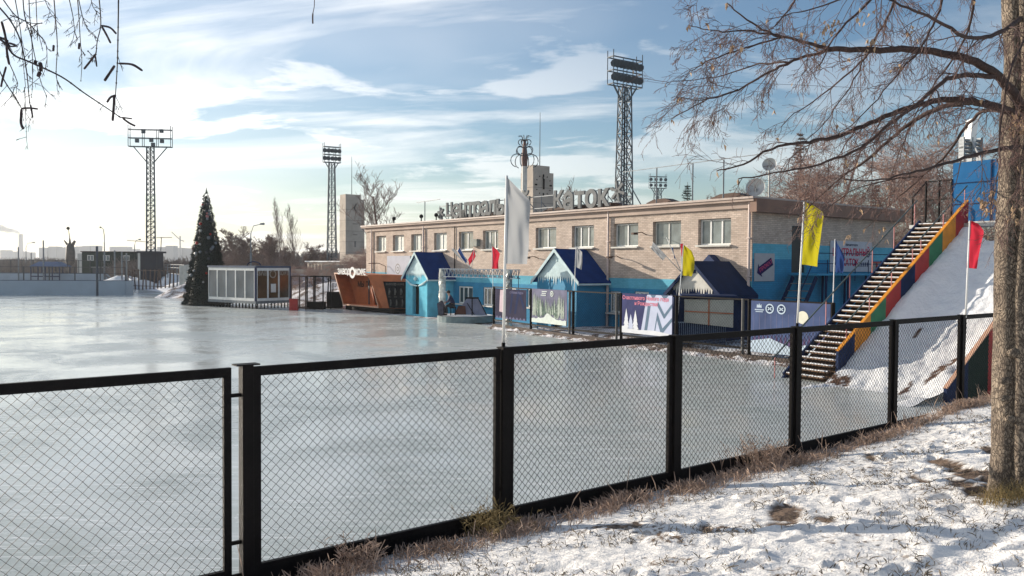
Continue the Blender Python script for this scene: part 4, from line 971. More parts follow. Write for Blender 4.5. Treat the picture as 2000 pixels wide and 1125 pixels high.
# metal platform and stairs at the hall's side door
pf = thing('entrance_stairs', 'blue steel side stairs with pink railings under the name banner', 'stairs', SD.p(7.5, 1.2, 0))
q = MB(); q.box(SD, 2.8, 9.6, .02, 1.6, 3.28, 3.38); q.build('landing', M['blue'], pf)
q = MB()
for k in range(9): s = k / 9; q.box(SD, 2.8 - .24 * k - .24, 2.8 - .24 * k, .3, 1.5, 3.2 - .34 * (k + 1), 3.25 - .34 * (k + 1))
q.build('steps', M['steel'], pf)
q = MB()
for x in (3.6, 5.5, 7.5, 9.5):
    for y in (.15, 1.55): q.bar(SD.p(x, y, 0), SD.p(x, y, 3.28), .09)
q.build('support_frame', M['navy'], pf)
for y in (.28, 1.55): q = MB(); q.bar(SD.p(2.8, y, 3.2), SD.p(.6, y, .1), .07, .2); q.build('stringer', M['navy'], pf)
q = MB()
for x in (3.7, 4.9, 6.1, 7.3, 8.5, 9.5): q.tube([SD.p(x, 1.55, 3.0), SD.p(x, 1.55, 4.05)], .022, 5)
for z_ in (3.85, 4.35): q.tube([SD.p(2.9, 1.55, z_), SD.p(9.5, 1.55, z_)], .022, 5)
q.tube([SD.p(2.8, 1.55, 4.3), SD.p(.6, 1.55, 1.2)], .025, 5)
q.build('railing', M['navy'], pf)
for (x, y) in ((9.7, 2.4), (10.2, 2.4), (10.9, 2.6)):
    q = MB(); q.tube([SD.p(x, y, 0), SD.p(x, y, 4.2)], .03, 6); q.build('rail_post', M['pink'], pf)
q = MB(); q.box(SD, 9.6, 11.4, 2.3, 2.7, 3.85, 4.15); q.build('handrail', M['railgreen'], pf)

# ---------------------------------------------------------------- orange kiosk
kx = V(-.65, .76, 0).normalized(); KA = V(-9.95, 62.6, 0); KF = Fr(KA, -kx, V(kx.y * -1, kx.x, 0))
KF.ey = V(-.76, -.65, 0).normalized()
ko = thing('orange_kiosk', 'slanted orange food kiosk with white roof lettering', 'kiosk', KF.p(-2.8, -1, 0))
W_ = 5.5
def kpoly(off): return [(-W_ - 1.55 + off * 1.6, 2.95 - off), (0.0 - 1.35 - off * .4, 2.85 - off), (0.0 - off * 1.3, .32 + off), (-W_ + off * .5, .32 + off)]
outer = kpoly(0); inner = kpoly(.11)
q = MB()
for k in range(4):
    a, b_ = outer[k], outer[(k + 1) % 4]; c_, d_ = inner[(k + 1) % 4], inner[k]; q.prism([a, b_, c_, d_], KF, -2.2, .25)
q.build('shell', M['orange'], ko)
q = MB()
for k in range(4):
    a, b_ = outer[k], outer[(k + 1) % 4]; c_, d_ = inner[(k + 1) % 4], inner[k]; q.prism([a, b_, c_, d_], KF, .253, .28)
q.build('shell_edge', M['orange_edge'], ko)
q = MB(); q.prism([inner[0], (-3.4, inner[0][1]), (-2.55, .44), inner[3]], KF, -1.0, -.9); q.build('wall', M['orange'], ko)
q = MB(); q.prism([(-3.38, inner[0][1]), inner[1], inner[2], (-2.53, .44)], KF, -1.6, -1.5); q.build('glass_front', M['glass'], ko)
q = MB(); q.box(KF, -3.45, -3.3, -1.5, -.85, .44, 2.8); q.bar(KF.p(-2.2, -1.45, .44), KF.p(-2.6, -1.45, 2.7), .07); q.box(KF, -2.9, -.4, -1.2, -1.1, .44, 1.1); q.build('mullion', M['dark'], ko)
q = MB(); q.box(KF, -W_ + .1, 1.9, -2.1, .1, .0, .315); q.build('plinth', M['black'], ko)
for c_, x_ in zip('ЗАВОДКОФЕ', (-6.15, -5.75, -5.33, -4.93, -4.5, -3.3, -2.88, -2.42, -2.02)):
    tx = MB(); put_text(tx, c_, .62, KF, x_, 3.02, .34, depth=.05); tx.build('letter', M['white'], ko)
tx = MB(); disc(tx, KF, -3.9, 2.98, .46, .34, 0, 20, .24); tx.build('ring_emblem', M['white'], ko)
tx = MB(); put_text(tx, 'МЫ П', .62, KF, -4.35, 2.0, -.89); tx.build('lettering', M['black'], ko)
tx = MB(); disc(tx, KF, -2.35, 1.95, .2, -1.49, 0, 14, .14); tx.build('door_emblem', M['white'], ko)
kn = V(-.32, -.95, 0).normalized(); kd = V(.95, -.32, 0); K2 = Fr(KA + V(.02, -.02, 0), kd, kn)
q = MB(); q.prism([(-1.3, 2.85), (2.1, 2.85), (2.1, .3), (.02, .3)], K2, -2.0, -.02); q.build('side_wall', M['orange'], ko)
q = MB(); q.prism([(.1, 2.35), (2.0, 2.35), (2.0, .35), (.62, .35)], K2, -.018, .03); mo = q.build('menu_board', M['menu'], ko)
tx = MB(); put_text(tx, 'ЗАВОД', .2, K2, .68, 2.15, .036); put_text(tx, 'КОФЕ', .2, K2, 1.6, 2.15, .036); disc(tx, K2, 1.13, 2.15, .1, .036, 0, 12, .05)
random.seed(8)
for c_ in range(3):
    for r_ in range(2):
        x = .62 + c_ * .5 + r_ * .12; z_ = 1.85 - r_ * .85; tx.tube([K2.p(x, .035, z_), K2.p(x + .05, .035, z_ - .25), K2.p(x, .035, z_ - .5)], [.05, .09, .06], 5)
        for k in range(3): tx.box(K2, x - .1, x + .16, .031, .035, z_ - .6 - k * .05, z_ - .585 - k * .05)
tx.build('menu_print', mat('dim_grey_print', (.13, .12, .11), .6, .4, 8), mo)

# ---------------------------------------------------------------- glass pavilion
pc = V(-20.6, 65.8, 0); e1 = V(-.815, .58, 0).normalized(); e2 = V(.58, .815, 0).normalized()
pv = thing('glass_pavilion', 'white framed glass pavilion raised on short stilts beside the decorated tree', 'pavilion', pc)
PL = Fr(pc, e1, -e2); PR = Fr(pc, e2, -e1); WL, WR = 6.3, 3.4; zb, zt = .62, 3.3
q = MB(); q.box(PL, -.05, WL + .05, -WR - .05, .05, zb - .22, zb); q.build('floor_frame', M['steel'], pv)
q = MB(); q.box(PL, -.08, WL + .08, -WR - .08, .08, zt, zt + .16); q.build('roof', mat('dark_blue_edge', (.03, .06, .12), .5, .2, 2), pv)
q = MB(); q.box(PL, -.07, .06, -.06, .07, zb, zt); q.box(PR, WR - .06, WR + .07, -.06, .07, zb, zt); q.build('corner_post', M['navy'], pv)
def glazed(fr, w, n, pane, lab):
    g_ = MB(); fw = .13
    g_.box(fr, .08, w - .04, -.02, .05, zb + .001, zb + .22); g_.box(fr, .08, w - .04, -.02, .05, zt - .22, zt - .001)
    for k in range(n + 1): x = .08 + (w - .12) * k / n; g_.box(fr, x - (.0 if k == 0 else fw / 2), x + (fw / 2 if k < n else 0), -.015, .055, zb + .22, zt - .22)
    go_ = g_.build('window', M['white'], pv)
    for k in range(n):
        p_ = MB(); x = .08 + (w - .12) * k / n; x2 = .08 + (w - .12) * (k + 1) / n; p_.box(fr, x + .06, x2 - .06, -.01, .01, zb + .2, zt - .2); p_.build('pane', pane, go_)
    return go_
glazed(PL, WL, 5, M['glassgrey'], ''); gr_ = glazed(PR, WR, 3, mat('amber_glass', (.09, .05, .022), .15, .4, .8, spec=.7), '')  # right face has panes of a plain dark amber tone
q = MB(); q.box(PR, 1.45, 1.95, .056, .07, 1.3, 2.0); q.build('paper_notice', M['white'], gr_)
tx = MB(); put_text(tx, 'ЗАВ', .5, PR, .62, 2.85, .06); put_text(tx, 'КОФЕ', .45, PR, 2.75, 2.85, .06, sx=.8); disc(tx, PR, 1.65, 2.8, .34, .06, 0, 20, .24); tx.build('lettering', mat('tan_lettering', (.30, .26, .22), .6, .2, 3), gr_)
q = MB()
for k in range(15): q = MB(); q.bar(PL.p(.1 + k * .43, -.1, 0), PL.p(.1 + k * .43, -.1, zb - .22), .09); q.build('stilt', M['black'], pv)
for k in range(10): q = MB(); q.bar(PR.p(.25 + k * .34, -.1, 0), PR.p(.25 + k * .34, -.1, zb - .22), .08); q.build('stilt', M['black'], pv)
q = MB(); q.tube([PL.p(2.2 + 0.9 * math.cos(t * .5), -1.5, zt + .16 + .35 * abs(math.sin(t * .5))) for t in range(7)], .05, 6); q.build('roof_hoop', M['navy'], pv)
# red bin, black boxes, dark frames
q = MB(); c_ = G(574, 606); fr = Fr(c_, V(1, .1, 0)); q.box(fr, -.32, .32, -.3, .3, 0, .85, 0); q.box(fr, -.34, .34, -.32, .32, .85, .9, 0)
tag(q.build('red_bin', M['red']), 'dark red bin on the ice at the corner of the glass pavilion', 'bin')
def frame_gate(px0, px1, py, ztop, lab, box=True):
    a = G(px0, py); b_ = G(px1, py + 1); root = thing('market_stall_frame', lab, 'stall', (a + b_) / 2, 'bare stall frames beside the pavilion'); dx = (b_ - a); q = MB(); bk = V(.3, 1.4, 0)
    for p in (a, b_, a + bk, b_ + bk): q.bar(p, p + V(0, 0, ztop), .09)
    for z_ in (ztop, .12): q.bar(a + V(0, 0, z_), b_ + V(0, 0, z_), .09); q.bar(a + bk + V(0, 0, z_), b_ + bk + V(0, 0, z_), .08); q.bar(a + V(0, 0, z_), a + bk + V(0, 0, z_), .08); q.bar(b_ + V(0, 0, z_), b_ + bk + V(0, 0, z_), .08)
    q.build('frame', M['rust'] if not box else M['black'], root)
    if box: fr = Fr(a, dx, V(-dx.y, dx.x, 0)); q = MB(); q.box(fr, .05, dx.length - .05, -.1, .5, .03, .62); q.build('planter', M['black'], root)
frame_gate(569, 597, 604, 2.65, 'reddish bare stall frame right of the glass pavilion', False)
frame_gate(600, 631, 604, 2.65, 'black bare stall frame with a planter box', True)
q = MB(); c_ = G(655, 602); fr = Fr(c_, V(.95, .2, 0)); q.box(fr, -.7, .6, -.3, .6, 0, 1.35, 0); q.bar(fr.p(-.6, 0, 1.3), fr.p(-.55, 0, 2.5), .08); q.bar(fr.p(-.2, .2, 1.3), fr.p(-.2, .2, 2.1), .07)
tag(q.build('black_cabinet', M['black']), 'black cabinet standing left of the orange kiosk', 'cabinet')

# ---------------------------------------------------------------- stage, foil arch, seated person
sc_ = V(-3.0, 53.2, 0)
q = MB(); n = 28; R_ = 1.85
q.add([sc_ + V(R_ * math.cos(6.2832 * k / n), R_ * math.sin(6.2832 * k / n), z_) for z_ in (0, .38) for k in range(n)], [(k, (k + 1) % n, n + (k + 1) % n, n + k) for k in range(n)] + [tuple(range(n, 2 * n))])
stg = thing('round_stage', 'low round grey stage on the ice in front of the hall', 'stage', sc_); q.build('platform', mat('grey_stage_cloth', (.16, .21, .22), .8, .2, 2), stg)
q = MB(); q.add([sc_ + V((R_ - .1 + .12 * noise.noise(V(k, 0, 0))) * math.cos(6.2832 * k / n), (R_ - .1 + .12 * noise.noise(V(k, 0, 0))) * math.sin(6.2832 * k / n), .40 + .01) for k in range(n)] + [sc_ + V(0, 0, .46)], [(k, (k + 1) % n, n) for k in range(n)]); q.build('snow_cover', M['snow_clean'], stg, True)
arch = thing('truss_arch', 'truss beam on foil wrapped posts spanning the stage', 'arch', V(-4.5, 53.6, 0))
pa = A(864, 560, 53.6); pa = V(pa.x, 53.6, 0); pb_ = A(993, 560, 48.6); pb_ = V(pb_.x, 48.6, 0); zt_ = 3.4
for p in (pa, pb_):
    q = MB(); n = 10; vs = []; nz_ = 22
    for j in range(nz_ + 1):
        for i in range(n):
            a = 6.2832 * i / n; r = .22 + .05 * noise.noise(V(i * .9, j * .5, p.x)); vs.append(p + V(r * math.cos(a), r * math.sin(a), .02 + (zt_ - .02) * j / nz_))
    q.add(vs, [(j * n + i, j * n + (i + 1) % n, (j + 1) * n + (i + 1) % n, (j + 1) * n + i) for j in range(nz_) for i in range(n)] + [tuple(range(nz_ * n, nz_ * n + n))])
    for z_ in (.9, 1.9, 2.8): q.box(Fr(p, V(1, 0, 0)), -.25, .25, -.25, .25, z_, z_ + .03)
    q.build('foil_post', M['foil'], arch)
q = MB(); bx = (pb_ - pa).normalized(); a = pa - bx * .2; b_ = pb_ + bx * .9; n = 18
for off in (-.12, .12):
    o_ = V(-bx.y, bx.x, 0) * off; q.bar(a + o_ + V(0, 0, zt_), b_ + o_ + V(0, 0, zt_), .045); q.bar(a + o_ + V(0, 0, zt_ - .5), b_ + o_ + V(0, 0, zt_ - .5), .045)
    for k in range(n):
        p = a.lerp(b_, k / n) + o_; p2 = a.lerp(b_, (k + .5) / n) + o_; p3 = a.lerp(b_, (k + 1) / n) + o_
        q.bar(p + V(0, 0, zt_), p2 + V(0, 0, zt_ - .5), .028); q.bar(p2 + V(0, 0, zt_ - .5), p3 + V(0, 0, zt_), .028)
for p in (b_, b_ - bx * .6):
    for z_ in (0, ): q.bar(p + V(0, 0, zt_ - 1.2), p + V(0, 0, zt_), .04)
q.build('truss', mat('blue_grey_truss', (.04, .10, .17), .5, .2, 3), arch)
# music stand and leaning boards
ms = thing('board_stand', 'dark T-shaped stand with grey boards leaning behind it on the stage', 'stand', V(-2.5, 52.9, .4))
q = MB(); p = V(-2.55, 52.5, .4); q.tube([p, p + V(0, 0, 1.12)], .04, 6); q.box(Fr(p, V(1, 0, 0)), -.42, .42, -.14, .14, 1.10, 1.2); q.build('stand', M['black'], ms)
q = MB(); fr = Fr(V(-2.75, 53.1, .4), V(1, -.12, 0)); q.prism([(-.95, 0), (1.1, 0), (.55, 1.12), (-.15, 1.12)], fr, 0, .05); q.build('sloped_board', mat('lilac_grey_board', (.26, .27, .36), .6, .15, 2), ms)
q = MB(); q.bar(fr.p(.56, -.05, 1.15), fr.p(1.15, -.05, 0), .05); q.bar(fr.p(-.15, -.06, .8), fr.p(.35, -.06, 0), .04); q.build('strut', M['black'], ms)
q = MB(); q.prism([(-1.0, 0), (-.2, 0), (-.25, .6), (-.7, .62)], fr, -.16, -.1); q.build('brown_cushion', mat('brown_cover', (.12, .05, .035), .8, .2, 3), ms)
# person: seated, bent forward, dark jacket
def skin_body(name, pts, edges, radii, m, parent, loc):
    me = bpy.data.meshes.new(name); me.from_pydata(pts, edges, []); o = bpy.data.objects.new(name, me); COL.objects.link(o)
    md = o.modifiers.new('Skin', 'SKIN')
    for i, r in enumerate(radii): me.skin_vertices[0].data[i].radius = (r, r) if not isinstance(r, tuple) else r
    me.skin_vertices[0].data[0].use_root = True
    s_ = o.modifiers.new('Sub', 'SUBSURF'); s_.levels = 2; s_.render_levels = 2; s_.subdivision_type = 'CATMULL_CLARK'
    dg = bpy.context.evaluated_depsgraph_get(); me2 = bpy.data.meshes.new_from_object(o.evaluated_get(dg)); bpy.data.objects.remove(o)
    me2.materials.clear()
    for x in (m if isinstance(m, list) else [m]): me2.materials.append(x)
    me2.polygons.foreach_set('use_smooth', [True] * len(me2.polygons))
    o = bpy.data.objects.new(name, me2); COL.objects.link(o)
    if parent: o.parent = parent; ORG[o] = ORG.get(parent, V(0, 0, 0))
    else: o.location = loc
    return o
pp = V(-3.78, 52.55, .42)
per = thing('person', 'person in dark navy jacket sitting bent forward on the stage beside the foil post', 'person', pp)
# facing left (-x) and a bit to the camera; seat height .62
J = {'pel': (0, 0, .66), 'wai': (-.04, 0, .84), 'che': (-.14, -.02, 1.08), 'neck': (-.22, -.03, 1.27), 'hb': (-.27, -.035, 1.35), 'ht': (-.31, -.04, 1.50),
     'shl': (-.16, -.22, 1.17), 'ell': (-.27, -.30, .93), 'wrl': (-.45, -.20, .80), 'shr': (-.16, .19, 1.17), 'elr': (-.30, .27, .95), 'wrr': (-.50, .16, .84),
     'hil': (-.04, -.11, .64), 'knl': (-.42, -.18, .60), 'anl': (-.36, -.16, .12), 'tol': (-.54, -.18, .05),
     'hir': (-.04, .11, .64), 'knr': (-.45, .15, .62), 'anr': (-.52, .14, .12), 'tor': (-.70, .14, .05)}
def body(keys, edges, rad, m, name):
    idx = {k: i for i, k in enumerate(keys)}
    return skin_body(name, [J[k] for k in keys], [(idx[a], idx[b]) for a, b in edges], [rad[k] for k in keys], m, per, pp)
keys = list(J)
rad = dict(pel=.15, wai=.14, che=.16, neck=.062, hb=.085, ht=.085, shl=.075, ell=.052, wrl=.035, shr=.075, elr=.052, wrr=.035, hil=.10, knl=.068, anl=.045, tol=.04, hir=.10, knr=.068, anr=.045, tor=.04)
E = [('pel', 'wai'), ('wai', 'che'), ('che', 'neck'), ('neck', 'hb'), ('hb', 'ht'), ('che', 'shl'), ('shl', 'ell'), ('ell', 'wrl'), ('che', 'shr'), ('shr', 'elr'), ('elr', 'wrr'), ('pel', 'hil'), ('hil', 'knl'), ('knl', 'anl'), ('anl', 'tol'), ('pel', 'hir'), ('hir', 'knr'), ('knr', 'anr'), ('anr', 'tor')]
bo = body(keys, E, rad, [M['skin']], 'body')
kj = ['pel', 'wai', 'che', 'neck', 'shl', 'ell', 'wrl', 'shr', 'elr', 'wrr']
rj = {k: rad[k] * 1.14 + .012 for k in kj}; rj['neck'] = .07; rj['wrl'] = rj['wrr'] = .045; body(kj, [e for e in E if e[0] in kj and e[1] in kj], rj, M['jacket'], 'jacket')
kt = ['pel', 'hil', 'knl', 'anl', 'hir', 'knr', 'anr']; rt_ = {k: rad[k] * 1.12 + .012 for k in kt}; body(kt, [e for e in E if e[0] in kt and e[1] in kt], rt_, M['trousers'], 'trousers')
q = MB()
for k in ('tol', 'tor'):
    a = V(*J[k]) + pp; q.ball(a + V(.06, 0, .0), .085, 10, 6, sq=(1.7, .62, .6))
q.build('shoes', M['black'], per, True)
q = MB(); hc = V(*J['ht']) + pp + V(-.01, 0, -.035)
q.ball(hc + V(.025, 0, .035), .118, 14, 10, sq=(1.0, .85, 1.0)); q.build('hair', mat('dark_hair', (.02, .015, .012), .8, .3, 20), per, True)
q = MB(); f_ = hc + V(-.105, 0, -.03)
q.tube([f_ + V(.0, 0, .045), f_ + V(-.03, 0, -.01), f_ + V(0, 0, -.02)], [.008, .017, .01], 6)      # nose
for y in (-.035, .035): q.ball(f_ + V(.006, y, .03), .013, 6, 5)
for y in (-.1, .1): q.ball(hc + V(.0, y * .88, -.03), .028, 6, 5, sq=(.8, .4, 1.2))
q.box(Fr(f_ + V(.01, 0, -.055), V(0, 1, 0)), -.025, .025, -.005, .012, -.005, .004)
q.build('face', M['skin'], per)
for side, y in (('wrl', -1), ('wrr', 1)):
    wv_ = V(*J[side]) + pp; q = MB(); dr = V(-.8, .1 * -y, -.35).normalized(); q.tube([wv_, wv_ + dr * .04, wv_ + dr * .09], [.028, .04, .038], 8)
    sd_ = V(0, 1, 0)
    for k in range(4): b0_ = wv_ + dr * .085 + sd_ * (k - 1.5) * .02; ln = (.07, .08, .075, .06)[k]; q.tube([b0_, b0_ + dr * ln * .5, b0_ + dr * ln * .7 + V(0, 0, -ln * .45)], [.0095, .009, .007], 6)
    q.tube([wv_ + dr * .03 - sd_ * y * .03, wv_ + dr * .07 - sd_ * y * .055, wv_ + dr * .1 - sd_ * y * .05], [.013, .011, .008], 6); q.build('hand', M['skin'], per)
q = MB(); q.prism([(0, .95), (.04, 1.22), (.16, 1.2), (.1, .82)], Fr(pp + V(-.34, -.12, 0), V(1, -.2, 0)), -.02, .02); q.build('white_scarf', M['white'], per)
q = MB(); q.box(Fr(pp, V(1, 0, 0)), -.17, .2, -.19, .19, .50, .54)
for x in (-.14, .17):
    for y in (-.16, .16): q.bar(pp + V(x, y, -.02), pp + V(x, y, .5), .035)
tag(q.build('stool', M['black']), 'low black stool under the seated person on the stage', 'stool')
q = MB(); c_ = pp + V(-.75, .0, 0); q.prism([(-.16, 0), (.16, 0), (.2, .6), (.02, .95), (-.24, .75)], Fr(c_, V(.9, -.3, 0)), -.13, .13)
tag(q.build('instrument_case', mat('worn_dark_case', (.05, .05, .075), .6, .5, 8)), 'worn dark case standing at the feet of the seated person', 'case')

# ---------------------------------------------------------------- decorated tree
xt = thing('decorated_christmas_tree', 'tall narrow dark green decorated tree standing on the ice', 'tree', V(-26.7, 71.6, 0))
random.seed(14); q = MB(); Hh, Rb = 10.0, 1.85; c0 = V(-26.7, 71.6, 0)
for k in range(15000):
    z = Hh * (1 - math.sqrt(random.random()) * .995) ; z = min(max(z, .05), Hh); r = Rb * (1 - z / Hh) ** .93 + .06; a = rnd(0, 6.283)
    lump = 1 + .10 * noise.noise(V(math.cos(a) * 2, math.sin(a) * 2, z * 1.5)) + .05 * math.sin(z * 9)
    rr_ = r * lump * rnd(.80, 1.04); p = c0 + V(math.cos(a) * rr_, math.sin(a) * rr_, z); d = V(math.cos(a), math.sin(a), rnd(-.6, .1)); d.normalize(); s_ = d.cross(V(0, 0, 1)).normalized()
    ln = rnd(.10, .24); w_ = rnd(.015, .035); t = s_ * w_; up_ = V(0, 0, rnd(-.05, .05))
    q.add([p - t, p + t + up_, p + d * ln], [(0, 1, 2)])
    t2 = (s_ * .4 + V(0, 0, 1)).normalized() * w_; q.add([p - t2, p + t2, p + d * ln * .9 + up_], [(0, 1, 2)])
q.build('foliage', M['needle'], xt)
q = MB(); n = 24
for j in range(20):
    for i in range(n): a = 6.2832 * i / n; z = Hh * j / 20; r = (Rb * (1 - z / Hh) ** .93) * .82; q.v.append(tuple(c0 + V(r * math.cos(a), r * math.sin(a), z)))
for j in range(19):
    for i in range(n): q.f.append((j * n + i, j * n + (i + 1) % n, (j + 1) * n + (i + 1) % n, (j + 1) * n + i)); q.m.append(0)
q.build('inner_frame', M['needle'], xt)
for k in range(46):
    z = rnd(.5, 9.2); a = rnd(3.4, 6.0); r = Rb * (1 - z / Hh) ** .93 * 1.03 + .05; b_ = MB(); b_.ball(c0 + V(r * math.cos(a), r * math.sin(a), z), rnd(.09, .17), 10, 7)
    b_.build('bauble', random.choice((M['galv'], M['galv'], M['steel'], M['steel'], M['pink'], M['red'], M['dark'])), xt, True)
q = MB(); q.tube([c0 + V(0, 0, Hh - .3), c0 + V(0, 0, Hh + .25)], [.08, .02], 6); q.build('tree_top', M['needle'], xt)
# ---------------------------------------------------------------- floodlight towers
def lattice(mb, c, z0, z1, w0, w1, n, br=.05, leg=.11, rot=0.0, mi=0):
    cs = []
    for k in range(n + 1):
        t = k / n; t2 = t; w = w0 + (w1 - w0) * t2; z = z0 + (z1 - z0) * t
        cs.append([c + V(math.cos(rot + .7854 + 1.5708 * i) * w * .7071, math.sin(rot + .7854 + 1.5708 * i) * w * .7071, z) for i in range(4)])
    for i in range(4): 
        for k in range(n): mb.bar(cs[k][i], cs[k + 1][i], leg)
        for k in range(n):
            j = (i + 1) % 4; mb.bar(cs[k][i], cs[k + 1][j], br); mb.bar(cs[k][j], cs[k + 1][i], br); mb.bar(cs[k + 1][i], cs[k + 1][j], br)
def flood_tower(px, Y, ztop, w0, w1, n, lab, rows=2, plat_w=5.5, lampn=9, solid=True, zbase=0.0, yaw=0.0):
    p = A(px, 510, Y); c = V(p.x, Y, 0); root = thing('floodlight_tower', lab, 'floodlight tower', c, 'stadium floodlight towers')
    q = MB(); zh = ztop - (2.4 if solid else 2.0)
    lattice(q, c, zbase, zh, w0, w1, n, .06, .11, .35); q.build('lattice_mast', M['lattice'], root)
    q = MB(); q.tube([c + V(0, 0, zbase), c + V(0, 0, zh)], .08, 6); q.build('cable_duct', M['black'], root)
    ex = V(math.cos(yaw), math.sin(yaw), 0); fr = Fr(c, ex, V(ex.y, -ex.x, 0)); hw = plat_w / 2; q = MB()
    for r_ in range(rows + 1):
        z = zh + r_ * (ztop - zh) / rows
        for y in (-.4, .4): q.bar(fr.p(-hw, y, z), fr.p(hw, y, z), .09)
        for x in (-hw, hw): q.bar(fr.p(x, -.4, z), fr.p(x, .4, z), .09)
    for x in (-hw, -hw / 3, hw / 3, hw):
        for y in (-.4, .4): q.bar(fr.p(x, y, zh), fr.p(x, y, ztop + (.6 if solid and abs(x) == hw else 0)), .07)
    for x in (-hw * .8, hw * .8): q.bar(fr.p(x, 0, zh), fr.p(math.copysign(w1 / 2, x), 0, zh - plat_w * .38), .12)
    q.build('lamp_platform', M['lattice'], root)
    if lampn:
        for r_ in range(rows):
            for k in range(lampn):
                x = -hw * .88 + 2 * hw * .88 * k / (lampn - 1)
                q = MB(); zc = zh + (r_ + .55) * (ztop - zh) / rows; cc = fr.p(x, .25, zc); d = V(rnd(-.3, .3), -1, -.5).normalized(); q.tube([cc - d * .16, cc - d * .1, cc + d * .22], [.14, .28, .36], 8); q.build('lamp', M['lattice'], root)
    else:
        for x, r_ in ((-.25, .75), (.6, .8), (-.55, .2), (.12, .25), (.62, .2), (.2, .0)):
            q = MB(); z = zh + (ztop - zh) * r_; q.box(fr, x * hw - .25, x * hw + .25, .5, .8, z, z + .5); q.build('lamp', M['lattice'], root)
    return root, c
t1, c1_ = flood_tower(295, 117, 22.5, 1.15, 0.95, 20, 'floodlight tower with a nearly empty lamp frame, leftmost', 2, 5.8, 0, zbase=5.0, yaw=.1)
q = MB(); fr = Fr(c1_, V(1, 0, 0), V(0, -1, 0)); q.box(fr, -1.0, 1.25, -1.2, 1.2, 0, 5.0); q.box(fr, -1.4, 1.55, -1.5, 1.5, 5.0, 5.25); q.build('base_booth', mat('dark_blue_grey_booth', (.015, .018, .03), .8, .2, 1), t1)
q = MB(); q.box(fr, -1.35, -1.003, -1.2, 1.2, 0, 5.0); q.build('white_side_panel', M['offwhite'], t1)
q = MB(); q.bar(fr.p(1.4, 0, 5.3), fr.p(1.5, 0, 7.3), .08); q.bar(fr.p(.8, 0, 7.2), fr.p(3.0, 0, 7.25), .08); q.bar(fr.p(-3.4, 0, 6.8), fr.p(-.8, 0, 6.6), .07); q.build('aerial', M['dark'], t1)
flood_tower(648, 128, 21.8, 1.5, .85, 15, 'floodlight tower left of the tall concrete slab', 2, 2.6, 5, yaw=.5)
flood_tower(1217, 75, 22.4, 1.5, .85, 14, 'nearest and tallest floodlight tower behind the brick building', 2, 3.5, 8, yaw=.6)
flood_tower(1283, 172, 22.3, 1.8, 1.1, 10, 'small distant floodlight tower right of the tallest one', 2, 3.6, 4, yaw=.2)
# ---------------------------------------------------------------- concrete clock towers
def slab_tower(px, Y, ztop, wl, wr, lab, clock=True):
    c = V(A(px, 510, Y).x, Y, 0); root = thing('concrete_tower', lab, 'tower', c)
    ex = V(.803, .595, 0).normalized(); fr = Fr(c, ex, V(ex.y, -ex.x, 0)); q = MB()
    q.box(fr, 0, wr, -wl, 0, 0, ztop); q.box(fr, .002, wr * .82, -wl + .1, -.05, ztop, ztop + .8); q.build('shaft', M['concrete'], root)
    q = MB()
    for k in range(1, 8): z = ztop * k / 8; q.box(fr, -.006, wr + .006, -wl - .006, .006, z, z + .05)
    q.build('panel_joint', M['concrete_d'], root)
    zc = ztop - 1.5; cx = wr / 2
    if clock:
        for k in range(12):
            a = 6.2832 * k / 12; d = (math.sin(a), math.cos(a)); r0_, r1_ = (.95, 1.28) if k % 3 == 0 else (1.08, 1.22); q = MB()
            q.bar(fr.p(cx + d[0] * r0_, .03, zc + d[1] * r0_), fr.p(cx + d[0] * r1_, .03, zc + d[1] * r1_), .18 if k % 3 == 0 else .1, .05, up=fr.ey); q.build('clock_mark', M['black'], root)
        q = MB(); q.bar(fr.p(cx + .06, .05, zc - .2), fr.p(cx - .08, .05, zc + 1.0), .13, .05, up=fr.ey); q.build('clock_hand', M['black'], root)
        q = MB(); q.bar(fr.p(cx, .09, zc - .5), fr.p(cx + .02, .09, zc + .75), .22, .05, up=fr.ey); q.build('clock_hand', M['black'], root)
    else:
        q = MB(); q.tube([fr.p(cx + .2, .05, zc + .7), fr.p(cx - .2, .05, zc), fr.p(cx + .2, .05, zc - .8)], [.1, .2, .1], 6); q.build('wall_relief', M['dark'], root)
        for z, w_ in ((zc - 2.9, .45), (zc - 4.8, .4), (zc - 6.9, .16)): q = MB(); q.box(fr, cx - w_, cx + w_, .01, .06, z, z + .9 * (w_ < .2) + .14); q.build('wall_relief', M['concrete_d'], root)
    return root, c, fr
s1, c_, fr = slab_tower(1040, 97, 14.7, 2.4, 3.1, 'concrete clock tower with black clock marks behind the rooftop sign')
q = MB(); b0_ = A(1054, 335, 99); t0 = A(1055, 220, 99); q.tube([b0_, t0], [.07, .03], 6); tag(q.build('lightning_mast', M['steel']), 'thin tall mast on top of the clock tower', 'mast')
s2, c_, fr = slab_tower(675, 143, 15.0, 2.4, 3.6, 'tall pale concrete slab tower left of the brick building', False)
q = MB(); b0_ = A(687, 388, 144); t0 = A(687, 306, 144); q.tube([b0_, t0], [.07, .04], 6); tag(q.build('lightning_mast', M['steel']), 'thin mast on top of the left concrete tower', 'mast')
